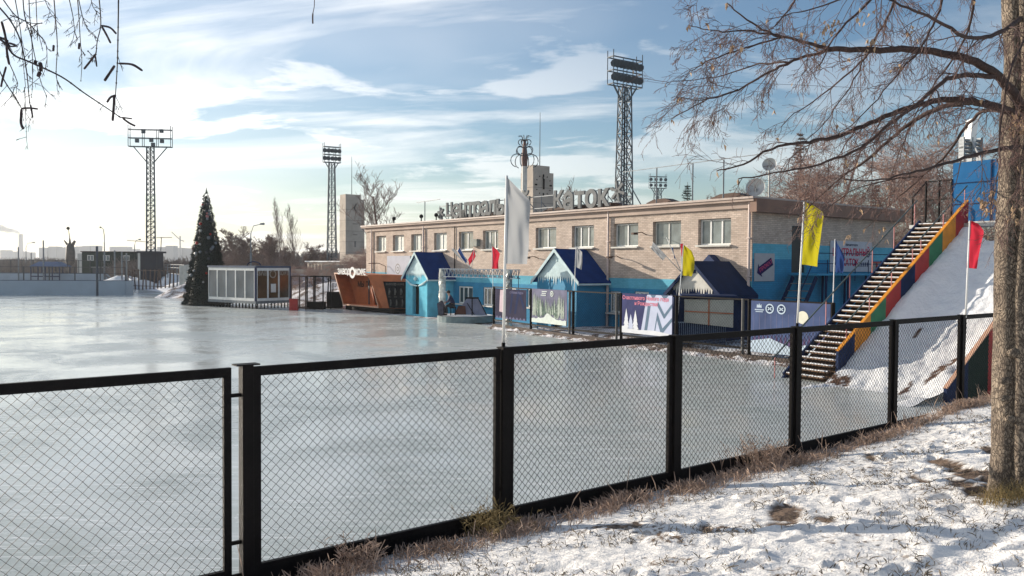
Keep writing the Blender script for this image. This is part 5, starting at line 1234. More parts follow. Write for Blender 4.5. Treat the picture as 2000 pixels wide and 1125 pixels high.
# curled ornament on a pole
orn = thing('curled_ornament', 'metal fountain-like ornament of curled hoops on a tall pole by the clock tower', 'sculpture', V(A(1023, 510, 90).x, 90, 0))
q = MB(); cb = V(A(1023, 510, 90).x, 90, 0); zb_ = A(1023, 330, 90).z; q.tube([cb, cb + V(0, 0, zb_ + 1)], .3, 8); q.build('pole', M['offwhite'], orn)
q = MB(); q.tube([cb + V(0, 0, zb_ - .3), cb + V(0, 0, zb_ + 1.2), cb + V(0, 0, zb_ + 3.2)], [.25, .38, .12], 8); q.build('core', mat('reddish_core', (.12, .06, .05), .7, .3, 3), orn)
q = MB()
for tier, (zc, R_, n_) in enumerate(((zb_ + .9, .72, 6), (zb_ + 2.0, .45, 6), (zb_ + 2.9, .3, 6))):
    for k in range(n_):
        a = 6.2832 * k / n_ + tier * .4 + .2; d = V(math.cos(a), math.sin(a), 0); c2 = cb + d * (R_ + .1) + V(0, 0, zc)
        q.tube([c2 + d * (-math.cos(t * .45)) * R_ + V(0, 0, math.sin(t * .45) * R_) for t in range(11)], .05, 5)
for k in range(7): a = 6.2832 * k / 7; d = V(math.cos(a), math.sin(a), 0); q.tube([cb + V(0, 0, zb_ + 2.9), cb + d * .4 + V(0, 0, zb_ + 3.6), cb + d * .75 + V(0, 0, zb_ + 3.55)], .035, 5)
q.build('hoops', M['lattice'], orn)

# ---------------------------------------------------------------- bare trees
def bare_tree(name, h, seed, spread=.55, trunk_r=.14, levels=4, kids=5, droop=0.0, upright=.35, sides=3, first=.2, thin=.012, br0=1.0):
    random.seed(seed); tr = MB(); cr = MB()
    def grow(p, d, ln, r, lv):
        n = 4; pts = [p]; rr = [r]; dd = d.copy()
        for k in range(n):
            dd = (dd + V(rnd(-1, 1), rnd(-1, 1), rnd(-1, 1)) * .16 + V(0, 0, upright * .25 - droop * (lv / levels) * .5)).normalized(); pts.append(pts[-1] + dd * ln / n); rr.append(max(thin * .5, r * (1 - .7 * (k + 1) / n)))
        (tr if lv == 0 else cr).tube(pts, rr, 6 if lv == 0 else sides, 0, False)
        if lv >= levels: return
        m_ = kids + ((4 if br0 == 1 else 20) if lv == 0 else 0)
        for k in range(m_):
            t = (first if lv == 0 else .15) + (1 - (first if lv == 0 else .15)) * (k + rnd(.2, .9)) / m_; i = min(int(t * n), n - 1); q_ = pts[i].lerp(pts[i + 1], t * n - i)
            ax = V(rnd(-1, 1), rnd(-1, 1), rnd(-.3, .5)).normalized(); dirn = (pts[i + 1] - pts[i]).normalized(); nd = (dirn * (1 - spread) + ax * spread + V(0, 0, upright * .5)).normalized()
            l2 = ln * (rnd(.45, .65) if lv else rnd(.38, .55) * (1.15 - t * .75) * br0); grow(q_, nd, l2, max(thin * .6, rr[i] * .45 if lv else r * .38 * (1.1 - t * .6)), lv + 1)
    grow(V(0, 0, 0), V(0, 0, 1), h, trunk_r, 0); return tr, cr
def plant_tree(kind, m_tr, m_cr, label, loc, **k):
    tr, cr = bare_tree(kind, **k); root = thing(kind, label, 'tree', (0, 0, 0)); tr.build('trunk', m_tr, root); cr.build('crown', m_cr, root); root.location = loc; return root
def gx(px, Y): return V(A(px, 512, Y).x, Y, 0)
random.seed(5)
BG = 'bare trees behind the rink'
tA = plant_tree('bare_tree', M['twig_far'], M['twig_far'], 'broad bare tree right behind the decorated tree', gx(462, 130), h=7.8, seed=1, spread=.75, trunk_r=.16, levels=4, kids=6, first=.12, thin=.05)
tB = plant_tree('bare_tree', M['twig_far'], M['twig_far'], 'dense bare tree left of the two thin tall trees', gx(520, 132), h=7.2, seed=2, spread=.8, trunk_r=.15, levels=4, kids=6, first=.1, thin=.05)
tP = plant_tree('slender_tree', M['twig_far'], M['twig_far'], 'left one of two thin tall bare trees', gx(551, 120), h=11.8, seed=3, spread=.5, trunk_r=.10, levels=3, kids=5, upright=.8, first=.25, thin=.018, br0=.5)
tP['group'] = tA['group'] = tB['group'] = BG
dup(tP, gx(576, 122), 2.0, 'right one of two thin tall bare trees', BG, (1, 1, .92))
labs = ['low bare tree beside the street lamp', 'bare tree behind the left part of the glass pavilion', 'bare tree behind the right part of the glass pavilion', 'bare tree above the black stall frame', 'bare tree left of the second floodlight tower', 'small bare tree touching the second floodlight tower', 'leftmost bare tree, partly behind the decorated tree']
for (px, Y, sc, rz, src), lb in zip(((492, 138, .98, 1, 1), (540, 126, .85, 2, 0), (565, 140, .8, 3, 1), (600, 135, .75, 4, 0), (625, 142, .68, 5, 1), (640, 150, .62, 1.4, 0), (445, 140, .95, 2.6, 1)), labs):
    dup(tA if src == 0 else tB, gx(px, Y), rz, lb, BG, sc)
tC = plant_tree('bare_tree', M['twig_far'], M['twig_far'], 'large spreading bare tree over the left roof end', gx(748, 105), h=12.4, seed=12, spread=.62, trunk_r=.28, levels=4, kids=5, first=.3, thin=.035)
tC['group'] = BG
dup(tC, gx(1083, 110), 2.2, 'bare tree showing between the clock tower and the sign', BG, .92)
dup(tC, gx(1212, 92), 1.2, 'low bare tree at the foot of the tallest floodlight tower', BG, .74)
for (px, Y, sc, rz, lb) in ((1395, 110, .85, 1, 'bare tree behind the roof, right of the small spruce'), (1425, 100, .88, 2.4, 'bare tree behind the roof near the satellite dishes'), (1455, 95, .84, 3.9, 'bare tree left of the satellite dishes'), (1300, 120, .62, 4, 'faint low bare tree under the distant floodlight tower')):
    dup(tB if sc < .8 else tC, gx(px, Y), rz, lb, BG, sc)
# reddish trees behind the right part of the hall
tR = plant_tree('bare_tree', M['twig_red'], M['twig_red'], 'tallest reddish brown tree behind the right roof', gx(1560, 62), h=13.2, seed=22, spread=.66, trunk_r=.2, levels=4, kids=6, first=.16, thin=.022, upright=.1); tR['group'] = BG
for (px, Y, sc, rz, lb) in ((1520, 66, .82, 1, 'reddish bare tree left of the tallest reddish one'), (1603, 64, .84, 2, 'reddish bare tree right of the tallest reddish one'), (1640, 60, .7, 3, 'middle reddish bare tree above the side wall'), (1685, 58, .74, 4, 'reddish bare tree above the end of the side wall'), (1725, 56, .78, 5, 'reddish bare tree behind the landing of the slide stairs'), (1765, 52, .82, .5, 'reddish bare tree left of the stair landing'), (1800, 56, .86, 1.7, 'reddish bare tree straight behind the gate frame'), (1840, 58, .8, 2.9, 'reddish bare tree behind the blue booth'), (1485, 72, .7, 5.5, 'reddish bare tree behind the satellite dishes'), (1905, 54, .9, 3.3, 'reddish bare tree behind the blue booth beside the big trunk'), (1970, 52, .9, .8, 'reddish bare tree mostly hidden by the big trunk')):
    dup(tR, gx(px, Y), rz, lb, BG, sc)
# conifers
def conifer(name, label, loc, h, r, seed, m_):
    random.seed(seed); root = thing(name, label, 'tree', (0, 0, 0)); t_ = MB(); t_.tube([V(0, 0, 0), V(0, 0, h)], [.14, .02], 6); t_.build('trunk', M['bark'], root); f = MB(); n = int(h * 3)
    for k in range(n):
        z = h * (.12 + .86 * k / n); L_ = r * (1 - z / h) ** .8 + .15
        for j in range(7):
            a = rnd(0, 6.28); e = V(math.cos(a) * L_, math.sin(a) * L_, rnd(-.1, .35) * L_) * rnd(.6, 1.1); p0 = V(0, 0, z); f.tube([p0, p0 + e], [.03, .01], 3, 0, False)
            for q_ in range(16):
                u = rnd(.25, 1.05); p = p0 + e * u; d = V(rnd(-1, 1), rnd(-1, 1), rnd(-.2, 1)).normalized() * rnd(.15, .32); s_ = d.cross(V(.3, .2, 1)).normalized() * .035; f.add([p - s_, p + s_, p + d], [(0, 1, 2)])
    f.build('crown', m_, root); root.location = loc; return root
conifer('pine_tree', 'small dark green pine above the roof right of the distant floodlight tower', gx(1341, 95), 13.4, 2.6, 4, M['pine'])
conifer('pine_tree', 'dark brownish conifer behind the hall among reddish trees', gx(1560, 70), 15.4, 2.4, 5, mat('brown_conifer_needles', (.15, .10, .075), .9, .4, 1))
conifer('pine_tree', 'small brownish conifer above the end of the side wall', gx(1708, 62), 10.2, 1.6, 6, mat('brown_needles', (.14, .08, .06), .9, .4, 1))

# ---------------------------------------------------------------- left background
HB = thing('hockey_boards', 'pale blue-grey hockey rink boards at the far left of the ice', 'boards', V(-50, 91, 0))
bm = mat('blue_grey_boards', (.34, .40, .46), .6, .08, .6)
bl = [V(-80, 86.6, 0), V(-43.2, 91.5, 0), V(-42.9, 92.6, 0), V(-44.3, 95.6, 0), V(-71, 150, 0), V(-120, 152, 0)]
q = MB()
for a, b_ in zip(bl, bl[1:]): q.bar(a + V(0, 0, .8), b_ + V(0, 0, .8), .12, 1.6)
q.build('boards', bm, HB)
q = MB()
for a, b_ in zip(bl, bl[1:]): q.bar(a + V(0, 0, 1.62), b_ + V(0, 0, 1.62), .18, .05)
q.build('cap_rail', M['navy'], HB)
q = MB()
for k in range(15): p = bl[0].lerp(bl[1], k / 14); q.bar(p + V(0, 0, 1.6), p + V(0, 0, 3.15), .09)
for z_ in (3.1, 2.4): q.bar(bl[0] + V(0, 0, z_), bl[1] + V(0, 0, z_), .05)
q.build('net_post', M['dark'], HB)
q = MB()
for k in range(24): p = bl[5].lerp(bl[4], k / 23); q.bar(p + V(0, 0, 1.5), p + V(0, 0, 4.0), .1)
q.bar(bl[5] + V(0, 0, 3.9), bl[4] + V(0, 0, 3.9), .08); q.build('net_post', M['dark'], HB)
q = MB(); p = G(190, 577.5); q.tube([p, p + V(0, 0, 5.4)], .13, 8); tag(q.build('steel_post', mat('dark_blue_post', (.02, .035, .06), .5, .2, 3)), 'dark post standing at the front of the hockey boards', 'post')
q = MB()
for k, (x, y, r, h) in enumerate(((-52, 118, 3.5, 1.9), (-48, 116, 2.2, 2.1), (-57, 120, 5, 1.6), (-44, 112, 4.0, 1.3), (-40, 118, 6, 1.5))):
    vs = []; n1_, n2_ = 8, 20
    for j in range(n1_ + 1):
        for i in range(n2_): a = 6.2832 * i / n2_; rr_ = r * j / n1_; hh_ = h * (1 - (j / n1_) ** 2) * (1 + .25 * noise.noise(V(a, j * .4, k))); vs.append((x + rr_ * math.cos(a), y + rr_ * math.sin(a), hh_))
    q.add(vs, [(j * n2_ + i, j * n2_ + (i + 1) % n2_, (j + 1) * n2_ + (i + 1) % n2_, (j + 1) * n2_ + i) for j in range(n1_) for i in range(n2_)])
o = q.build('snow_heaps', M['snow_clean'], smooth=True); tag(o, 'heaps of cleared snow behind the hockey boards', 'snow', kind='stuff')
# snowy rim of the rink and embankment behind the pavilion
def strip(name, pts, width, h, m_, kind='structure', seed=0):
    q = MB(); n = 90; k_ = 8; tot = len(pts) - 1
    for i in range(n + 1):
        t = i / n * tot; a = min(int(t), tot - 1); p = Vector(pts[a]).lerp(Vector(pts[a + 1]), t - a); d = (Vector(pts[a + 1]) - Vector(pts[a])).normalized(); s_ = V(-d.y, d.x, 0)
        for j in range(k_ + 1): u = j / k_ * 2 - 1; q.v.append(tuple(p + s_ * u * width / 2 + V(0, 0, h * (1 - u * u) * (1 + .8 * noise.noise(V(p.x * .5, p.y * .5, u + seed))) - .02)))
    for i in range(n):
        for j in range(k_): q.f.append((i * (k_ + 1) + j, i * (k_ + 1) + j + 1, (i + 1) * (k_ + 1) + j + 1, (i + 1) * (k_ + 1) + j)); q.m.append(0)
    o = q.build(name, m_, smooth=True); o['kind'] = kind; return o
strip('snow_rim', [(-20, 74.5, 0), (-28, 83, 0), (-34, 95, 0), (-42, 104, 0), (-48, 112, 0)], 5, .3, M['snow_clean'])
strip('snow_rim', [(-12, 69, 0), (-17, 72, 0), (-22, 77, 0)], 5, .5, M['snow_far'], seed=3)
strip('snowy_embankment', [(-8, 76, 0), (-16, 80, 0), (-24, 86, 0), (-34, 92, 0)], 14, 1.7, M['snow_far'], seed=7)
# low stands / walls between the pavilion and the hall
wl = thing('low_stone_wall', 'low brownish concrete wall on the embankment behind the pavilion', 'wall', gx(620, 92))
q = MB(); a = gx(566, 96); b_ = gx(722, 88); fr = Fr(a, b_ - a); L_ = (b_ - a).length; q.box(fr, 0, L_ * .45, -.3, .3, .3, 3.0); q.box(fr, L_ * .45, L_, -.31, .31, .3, 3.6); q.build('wall', M['concrete_d'], wl)
ann = thing('low_annex', 'low tan building with dark windows between tower and hall', 'building', gx(660, 108))
q = MB(); a = gx(600, 118); b_ = gx(735, 104); fr = Fr(a, b_ - a); L_ = (b_ - a).length; q.box(fr, 0, L_, 0, 5, 0, 3.9); q.box(fr, L_ * .55, L_, -.5, 4, 3.9, 4.9); q.build('wall', M['concrete'], ann)
for k in range(8): q = MB(); x = .6 + k * .95; q.box(fr, x, x + .5, -.04, .02, 2.6, 3.6); q.build('window', M['glass'], ann)
q = MB(); q.box(fr, -.2, L_ + .2, -.3, 5.2, 3.905, 4.05); q.build('snowy_roof', M['snow_clean'], ann)
# shrubs on the embankment
sB = None
for k, (px, Y, sc, lb) in enumerate(((700, 84, .36, 'bushy brown shrub left of the hall end wall'), (680, 88, .34, 'brown shrub above the orange kiosk'), (712, 80, .3, 'reddish shrub at the corner of the hall'), (585, 80, .2, 'twiggy shrub seen through the reddish stall frame'), (615, 82, .22, 'twiggy shrub behind the black stall frame'), (640, 86, .26, 'twiggy shrub left of the black cabinet'), (600, 90, .26, 'shrub on the embankment above the stall frames'), (577, 84, .22, 'shrub at the right corner of the glass pavilion'))):
    r_ = dup(tR, gx(px, Y) + V(0, 0, .3), k * 1.3, lb, 'shrubs on the embankment', (sc * 1.6, sc * 1.6, sc)); r_.name = 'shrub'; r_['category'] = 'shrub'
# green building
gb = thing('green_cabin', 'dark green two-storey cabin with small windows behind the hockey boards', 'building', gx(200, 160))
c_ = gx(160, 158); fr = Fr(c_, V(1, .12, 0), V(.12, -1, 0)); q = MB(); q.box(fr, 0, 9.8, -4, 0, 0, 5.6); q.build('wall', M['dgreen'], gb)
q = MB(); q.box(fr, -.2, 10.0, -4.2, .2, 5.6, 5.75); q.build('roof', M['black'], gb)
q = MB(); q.box(fr, -.85, -.003, -3.9, -.1, 0, 5.3); q.build('white_end', M['offwhite'], gb)
for x in (1.0, 3.9, 7.6):
    window(gb, fr, x, x + 1.2, 3.9, 5.0, .01, (.5,), M['curtain2'], M['offwhite'], .14, False)
q = MB(); q.box(fr, 3.0, 9.4, .05, 3.0, 0, 2.6, 0); q.build('shed_front', M['dark'], gb); q = MB(); q.box(fr, 2.8, 9.6, .05, 3.2, 2.6, 2.75); q.build('shed_roof', M['galv'], gb)
# gazebo
gz = thing('gazebo', 'blue roofed gazebo behind the hockey boards', 'gazebo', gx(96, 150)); c_ = gx(96, 150); fr = Fr(c_, V(1, 0, 0), V(0, -1, 0))
q = MB(); q.hexa([fr.p(-2.9, 1.5, 2.8), fr.p(2.9, 1.5, 2.8), fr.p(2.9, -2.5, 2.8), fr.p(-2.9, -2.5, 2.8), fr.p(-1.8, .1, 3.7), fr.p(1.6, .1, 3.7), fr.p(1.6, -1, 3.7), fr.p(-1.8, -1, 3.7)]); q.build('roof', mat('blue_metal_roof', (.07, .11, .20), .5, .15, 1), gz)
q = MB()
for x in (-2.6, -1.3, 0, 1.3, 2.6):
    for y in (1.3, -2.2): q = MB(); q.bar(fr.p(x, y, 0), fr.p(x, y, 2.8), .14); q.build('post', M['navy'], gz)
q = MB(); q.box(fr, -2.6, 2.6, 1.25, 1.35, .9, 1.1); q.build('rail', M['navy'], gz)
# monument: clasped figures holding a sphere (plain dark bronze mass)
mn = thing('bronze_monument', 'dark monument on a narrow foot with a raised arm holding a ball', 'monument', gx(137, 165)); c_ = gx(137, 165)
q = MB(); q.tube([c_, c_ + V(0, 0, 3.0), c_ + V(0, 0, 3.6), c_ + V(.1, 0, 5.5), c_ + V(0, 0, 6.8), c_ + V(0, 0, 7.4)], [.45, .4, .9, .85, .75, .35], 10); q.tube([c_ + V(.2, 0, 6.4), c_ + V(.75, 0, 7.5), c_ + V(1.0, 0, 7.9)], [.35, .3, .22], 8); q.tube([c_ + V(-.2, 0, 6.6), c_ + V(-.65, 0, 7.3), c_ + V(-1.2, 0, 8.0)], [.3, .2, .1], 8); q.tube([c_ + V(0, 0, 7.2), c_ + V(-.05, 0, 8.6), c_ + V(-.3, 0, 10.2)], [.25, .08, .05], 6); q.build('figure_mass', mat('dark_bronze', (.07, .06, .055), .6, .3, 2), mn, True)
q = MB(); q.ball(c_ + V(-.35, 0, 10.4), .33, 8, 6); q.build('ball', M['black'], mn, True)
# street lamps
def lamp(px, Y, ztop, arm, lab, n_=1):
    c_ = gx(px, Y); root = thing('street_lamp', lab, 'street lamp', c_, 'street lamps in the distance'); q = MB()
    q.tube([c_, c_ + V(0, 0, ztop * .55)], .15, 6); q.tube([c_ + V(0, 0, ztop * .55), c_ + V(0, 0, ztop * .85), c_ + V(arm * .25, 0, ztop * .97), c_ + V(arm, 0, ztop)], [.09, .07, .06, .05], 6); q.build('pole', M['steel'], root)
    q = MB(); e = c_ + V(arm, 0, ztop); q.tube([e - V(arm * .1, 0, 0), e + V(arm * .3, 0, .02)], [.12, .17], 6); q.build('lamp_head', M['steel'], root)
lamp(490, 118, 9.3, 1.5, 'tall street lamp with long arm behind the pavilion'); lamp(204, 150, 10.0, -.6, 'street lamp rising behind the green cabin')
lamp(263, 160, 8.1, .9, 'street lamp between the cabin and the left floodlight tower'); lamp(51, 230, 9.0, 1.9, 'faint street lamp at the far left')
for px, Y, z_, lb in ((36, 150, 6.3, 'thin post left of the gazebo'), (85, 140, 7.3, 'tall thin post before the gazebo'), (224, 120, 5.4, 'thin post in front of the cabin, middle one'), (238, 118, 5.2, 'thin post in front of the cabin, right one'), (61, 200, 5.8, 'faint short post left of the gazebo'), (247, 118, 5.0, 'thin post right of the cabin')):
    q = MB(); c_ = gx(px, Y); q.tube([c_, c_ + V(0, 0, z_)], .11, 6); tag(q.build('pole', M['steel']), lb, 'pole', 'thin poles around the far rink')
# fence right of the boards
fn = thing('old_fence', 'rusty picket fence running from the hockey boards to the decorated tree', 'fence', V(-40, 105, 0))
a = V(-52.5, 112, 0); b_ = V(-40.0, 104, 0); n = 18
for k in range(n + 1):
    p = a.lerp(b_, k / n); q = MB(); q.bar(p, p + V(rnd(-.25, .25), rnd(-.1, .1), 2.75), .13); q.build('post', M['rust'], fn)
q = MB()
for z_ in (.5, 2.6): q.bar(a + V(0, 0, z_), b_ + V(0, 0, z_), .07)
q.build('rail', M['rust'], fn)
q = MB(); a2_ = gx(322, 118); b2 = gx(360, 100)
for k in range(7): p = a2_.lerp(b2, k / 6); q.bar(p, p + V(0, 0, 3.4), .1)
for z_ in (3.0, 3.4, 2.2): q.bar(a2_ + V(0, 0, z_), b2 + V(0, 0, z_), .06)
tag(q.build('rail_frame', M['steel']), 'grey rail frame between the left tower and the white tent', 'frame')
tn = thing('white_tent', 'white draped tent left of the decorated tree', 'tent', gx(366, 92)); c_ = gx(351, 92); fr = Fr(c_, V(1, .1, 0), V(.1, -1, 0)); q = MB(); n = 24
for j in range(9):
    for i in range(n + 1): x = 3.4 * i / n; z = 3.3 * (1 - j / 8); q.v.append(tuple(fr.p(x, .08 * math.sin(i * 1.7 + j * .4) + .05 * math.sin(i * .6 + j * 1.2), z)))
for j in range(8):
    for i in range(n): q.f.append((j * (n + 1) + i, j * (n + 1) + i + 1, (j + 1) * (n + 1) + i + 1, (j + 1) * (n + 1) + i)); q.m.append(0)
q.build('drape', M['offwhite'], tn, True)
q = MB(); q.hexa([fr.p(-.1, -3, 0), fr.p(3.5, -3, 0), fr.p(3.5, -.12, 0), fr.p(-.1, -.12, 0), fr.p(-.1, -3, 3.3), fr.p(3.5, -3, 3.3), fr.p(3.5, -.12, 3.3), fr.p(-.1, -.12, 3.3)]); q.prism([(-.2, 3.3), (3.7, 3.3), (2.9, 3.8)], fr, -3, -.1); q.build('tent_body', M['offwhite'], tn)

# ---------------------------------------------------------------- far city, wood, chimney
random.seed(77)
blocks = [(77, 142, 482.5, 1400), (146, 190, 481.5, 1500), (213, 250, 483, 1600), (306, 338, 481, 1300), (336, 377, 482, 1350), (376, 384, 487, 1500), (0, 14, 489, 1700), (384, 402, 492, 1600), (18, 60, 492, 1800), (250, 300, 487, 1900)]
for k, (x0, x1, yt, Y) in enumerate(blocks):
    a = A(x0, yt, Y); b_ = A(x1, yt, Y); root = thing('apartment_block', ['pale slab block far away above the gazebo', 'pale slab block between monument and green cabin', 'faded slab block behind the right end of the cabin', 'faded slab block just right of the left tower booth', 'faded slab block left of the decorated tree', 'narrow faded block touching the decorated tree', 'faded block at the left picture edge', 'low faded block seen beside the decorated tree', 'low faded block behind the chimney', 'low faded block behind the left tower'][k], 'building', V((a.x + b_.x) / 2, Y, 0), 'far apartment blocks')
    q = MB(); n = max(1, int((x1 - x0) / 14)); fr = Fr(V(a.x, Y, 0), V(1, 0, 0), V(0, -1, 0)); W2 = b_.x - a.x
    for i in range(n): q.box(fr, W2 * i / n, W2 * (i + 1) / n - .5, -20, rnd(-3, 3), -2, a.z + rnd(-2.5, 2.0))
    q.build('wall', M['far_city'], root)
ch = thing('factory_chimney', 'thin far chimney with a plume of smoke', 'chimney', gx(41, 2000)); q = MB(); c_ = gx(41, 2000); q.tube([c_, c_ + V(0, 0, 70)], [6, 4.5], 12); q.build('stack', M['far_city'], ch)
q = MB()
for k in range(26): t = k / 25; q.ball(c_ + V(-5 - 52 * t ** 1.1, rnd(-3, 3), 73 + 12 * t + rnd(-1, 2) * (1 + t)), 3.2 + 5 * t * rnd(.7, 1.2), 8, 6, jit=.08)
ms_ = bpy.data.materials.new('pale_smoke'); ms_.use_nodes = True; b = ms_.node_tree.nodes['Principled BSDF']; b.inputs['Base Color'].default_value = (.6, .6, .62, 1); b.inputs['Alpha'].default_value = .22; b.inputs['Roughness'].default_value = 1
nzs = noise_node(ms_.node_tree, .12, 4); ms_.node_tree.links.new(rng(ms_.node_tree, nzs, .35, .7, .05, .35), b.inputs['Alpha'])
o = q.build('smoke_plume', ms_, smooth=True); tag(o, 'pale smoke drifting left from the far chimney', 'smoke', kind='stuff')
cr_ = thing('tower_crane', 'tiny faded tower crane on the horizon right of the left tower', 'crane', gx(352, 1250)); q = MB(); c_ = gx(352, 1250); q.bar(c_, c_ + V(0, 0, 44), 1.6); q.bar(c_ + V(0, 0, 38), c_ + V(-13, 0, 50), 1.2); q.bar(c_ + V(0, 0, 38), c_ + V(6, 0, 36), 1.4); q.build('mast_and_jib', M['far_city'], cr_)
# far-off wood: one mass of many small bare crowns
q = MB()
for k in range(950):
    Y = rnd(240, 640); px = rnd(-60, 860); x = A(px, 512, Y).x; h = rnd(5, 9) * (1 + (Y > 420) * .35)
    if px < 400: h *= .55
    if noise.noise(V(px * .02, Y * .01, 0)) < -.25: h *= .6
    c_ = V(x, Y, 0); wd_ = h * rnd(.35, .6)
    for j in range(26):
        a_ = rnd(0, 6.28); u = rnd(.1, 1); e = c_ + V(math.cos(a_) * wd_ * rnd(.3, 1) * math.sqrt(1 - (u - .55) ** 2), math.sin(a_) * wd_, h * (.25 + .75 * u)); b0_ = c_ + V(0, 0, h * u * .45); s_ = (e - b0_).cross(V(0, 1, 0)).normalized() * .13 * (1 + Y / 500); q.add([b0_ - s_, b0_ + s_, e + s_ * .5, e - s_ * .5], [(0, 1, 2, 3)])
for k in range(420):                       # nearer dark belt between the left tower and the decorated tree
    Y = rnd(130, 185); px = rnd(150, 400) if k % 3 else rnd(-40, 200); Y += 60 * (px < 210); x = A(px, 512, Y).x; h = rnd(2.6, 5.0); c_ = V(x, Y, 0); wd_ = h * .5
    for j in range(26):
        a_ = rnd(0, 6.28); u = rnd(.1, 1); e = c_ + V(math.cos(a_) * wd_ * rnd(.3, 1), math.sin(a_) * wd_, h * (.25 + .75 * u)); b0_ = c_ + V(0, 0, h * u * .4); s_ = (e - b0_).cross(V(0, 1, 0)).normalized() * .05; q.add([b0_ - s_, b0_ + s_, e + s_ * .5, e - s_ * .5], [(0, 1, 2, 3)])
o = q.build('far_wood', mat('far_bare_wood', (.13, .105, .095), .95, .3, .02)); tag(o, 'hazy mass of bare trees along the far horizon', 'wood', kind='stuff')
hl = MB(); n = 60
for i in range(n + 1): x = -2400 + 3600 * i / n; z = 14 + 7 * noise.noise(V(i * .21, 0, 0)) + 3 * noise.noise(V(i * .8, 1, 0)); hl.v += [(x, 2300, -1), (x, 2600, z)]
hl.f = [(2 * i, 2 * i + 2, 2 * i + 3, 2 * i + 1) for i in range(n)]; hl.m = [0] * n
o = hl.build('far_hills', mat('bare_hills', (.16, .14, .13), .95, .2, .01)); o['kind'] = 'structure'
# overhead cable from the tower to the big tree
q = MB(); a = A(1258, 158, 74); b_ = A(1420, 160, 60); c2 = (a + b_) / 2 - V(0, 0, .35); q.tube([a, c2, b_, A(1990, 185, 40)], .012, 5); tag(q.build('overhead_cable', M['wire']), 'thin cable running right from the tallest floodlight tower', 'cable')
# ---------------------------------------------------------------- big bare tree at the right
random.seed(42)
TY = 7.5
def P3(px, py, Y): return A(px, py, Y)
def spline(pts, n=6):
    out = []
    for i in range(len(pts) - 1):
        p0 = pts[max(i - 1, 0)]; p1 = pts[i]; p2 = pts[i + 1]; p3 = pts[min(i + 2, len(pts) - 1)]
        for k in range(n):
            t = k / n; out.append(.5 * ((2 * p1) + (-p0 + p2) * t + (2 * p0 - 5 * p1 + 4 * p2 - p3) * t * t + (-p0 + 3 * p1 - 3 * p2 + p3) * t ** 3))
    out.append(pts[-1]); return out
big = thing('big_bare_tree', 'large bare tree with arching twiggy limbs at the right edge', 'tree', P3(1992, 930, TY))
bk, nt_, bb_ = simple_mat('rough_tan_bark')
vn = nt_.nodes.new('ShaderNodeTexVoronoi'); vn.feature = 'DISTANCE_TO_EDGE'; vn.inputs['Scale'].default_value = 34
tcn = nt_.nodes.new('ShaderNodeTexCoord'); mpn = nt_.nodes.new('ShaderNodeMapping'); mpn.inputs['Scale'].default_value = (1.4, 1.4, .35)
nzz = nt_.nodes.new('ShaderNodeTexNoise'); nzz.inputs['Scale'].default_value = 4; nzz.inputs['Detail'].default_value = 8
vadd = nt_.nodes.new('ShaderNodeVectorMath'); vadd.operation = 'MULTIPLY_ADD'; vadd.inputs[1].default_value = (.25, .25, .25)
nt_.links.new(tcn.outputs['Object'], nzz.inputs['Vector']); nt_.links.new(nzz.outputs['Color'], vadd.inputs[0]); nt_.links.new(tcn.outputs['Object'], vadd.inputs[2])
nt_.links.new(vadd.outputs[0], mpn.inputs[0]); nt_.links.new(mpn.outputs[0], vn.inputs['Vector'])
f1 = rng(nt_, vn.outputs['Distance'], 0, .14); nz2 = noise_node(nt_, 5, 9, rough=.7)
nt_.links.new(mixc(nt_, mth('MULTIPLY', f1, rng(nt_, nz2, .35, .6), nt=nt_), (.10, .075, .058), (.30, .24, .18)), bb_.inputs['Base Color']); bb_.inputs['Roughness'].default_value = .9
bumpn(nt_, bb_, mth('ADD', mth('MULTIPLY', f1, .6, nt=nt_), mth('MULTIPLY', noise_node(nt_, 30, 6), .5, nt=nt_), nt=nt_), .9, .03)
# trunk: noisy lofted surface along a centre line given by its width in the photograph
tl = [(1996, 965, .27), (1994, 930, .24), (1992, 880, .215), (1993, 800, .205), (1994, 700, .205), (1993, 600, .20), (1996, 500, .20), (2000, 400, .195), (2002, 300, .19), (2004, 230, .19), (2004, 120, .155), (1998, 0, .15), (1996, -150, .14), (2000, -400, .11)]
cen = spline([P3(a - 5, b_, TY) for a, b_, r in tl], 6); rad_ = []
for i in range(len(tl) - 1):
    for k in range(6): rad_.append(tl[i][2] + (tl[i + 1][2] - tl[i][2]) * k / 6)
rad_.append(tl[-1][2])
q = MB(); n = 40
for i, c_ in enumerate(cen):
    for j in range(n):
        a = 6.2832 * j / n; d = V(math.cos(a), math.sin(a), 0); pp_ = V(math.cos(a) * 1.5, math.sin(a) * 1.5, c_.z * 1.1)
        r = rad_[i] * (1 + .10 * noise.noise(pp_) + .05 * noise.noise(pp_ * 3) + (.14 * max(0, math.sin(a * 4 + .6)) * math.exp(-(c_.z - 1.65) * 5) if c_.z < 2.6 else 0) - .13 * (sm(3.72, 3.86, a) - sm(3.95, 5.6, a)) - .20 * math.exp(-((a - 3.88) / .10) ** 2))
        q.v.append(tuple(c_ + d * r))
for i in range(len(cen) - 1):
    for j in range(n): q.f.append((i * n + j, i * n + (j + 1) % n, (i + 1) * n + (j + 1) % n, (i + 1) * n + j)); q.m.append(0)
q.build('trunk', bk, big, True)
for px, py, r in ((1975, 470, .05), (1985, 690, .06), (1968, 745, .05), (1966, 780, .045), (1978, 820, .05), (1985, 385, .045)):
    q = MB(); c_ = P3(px, py, TY - .17); q.ball(c_ + V(0, .03, 0), r, 10, 7, sq=(1.1, .6, .7), jit=.12); q.build('knot', bk, big, True)
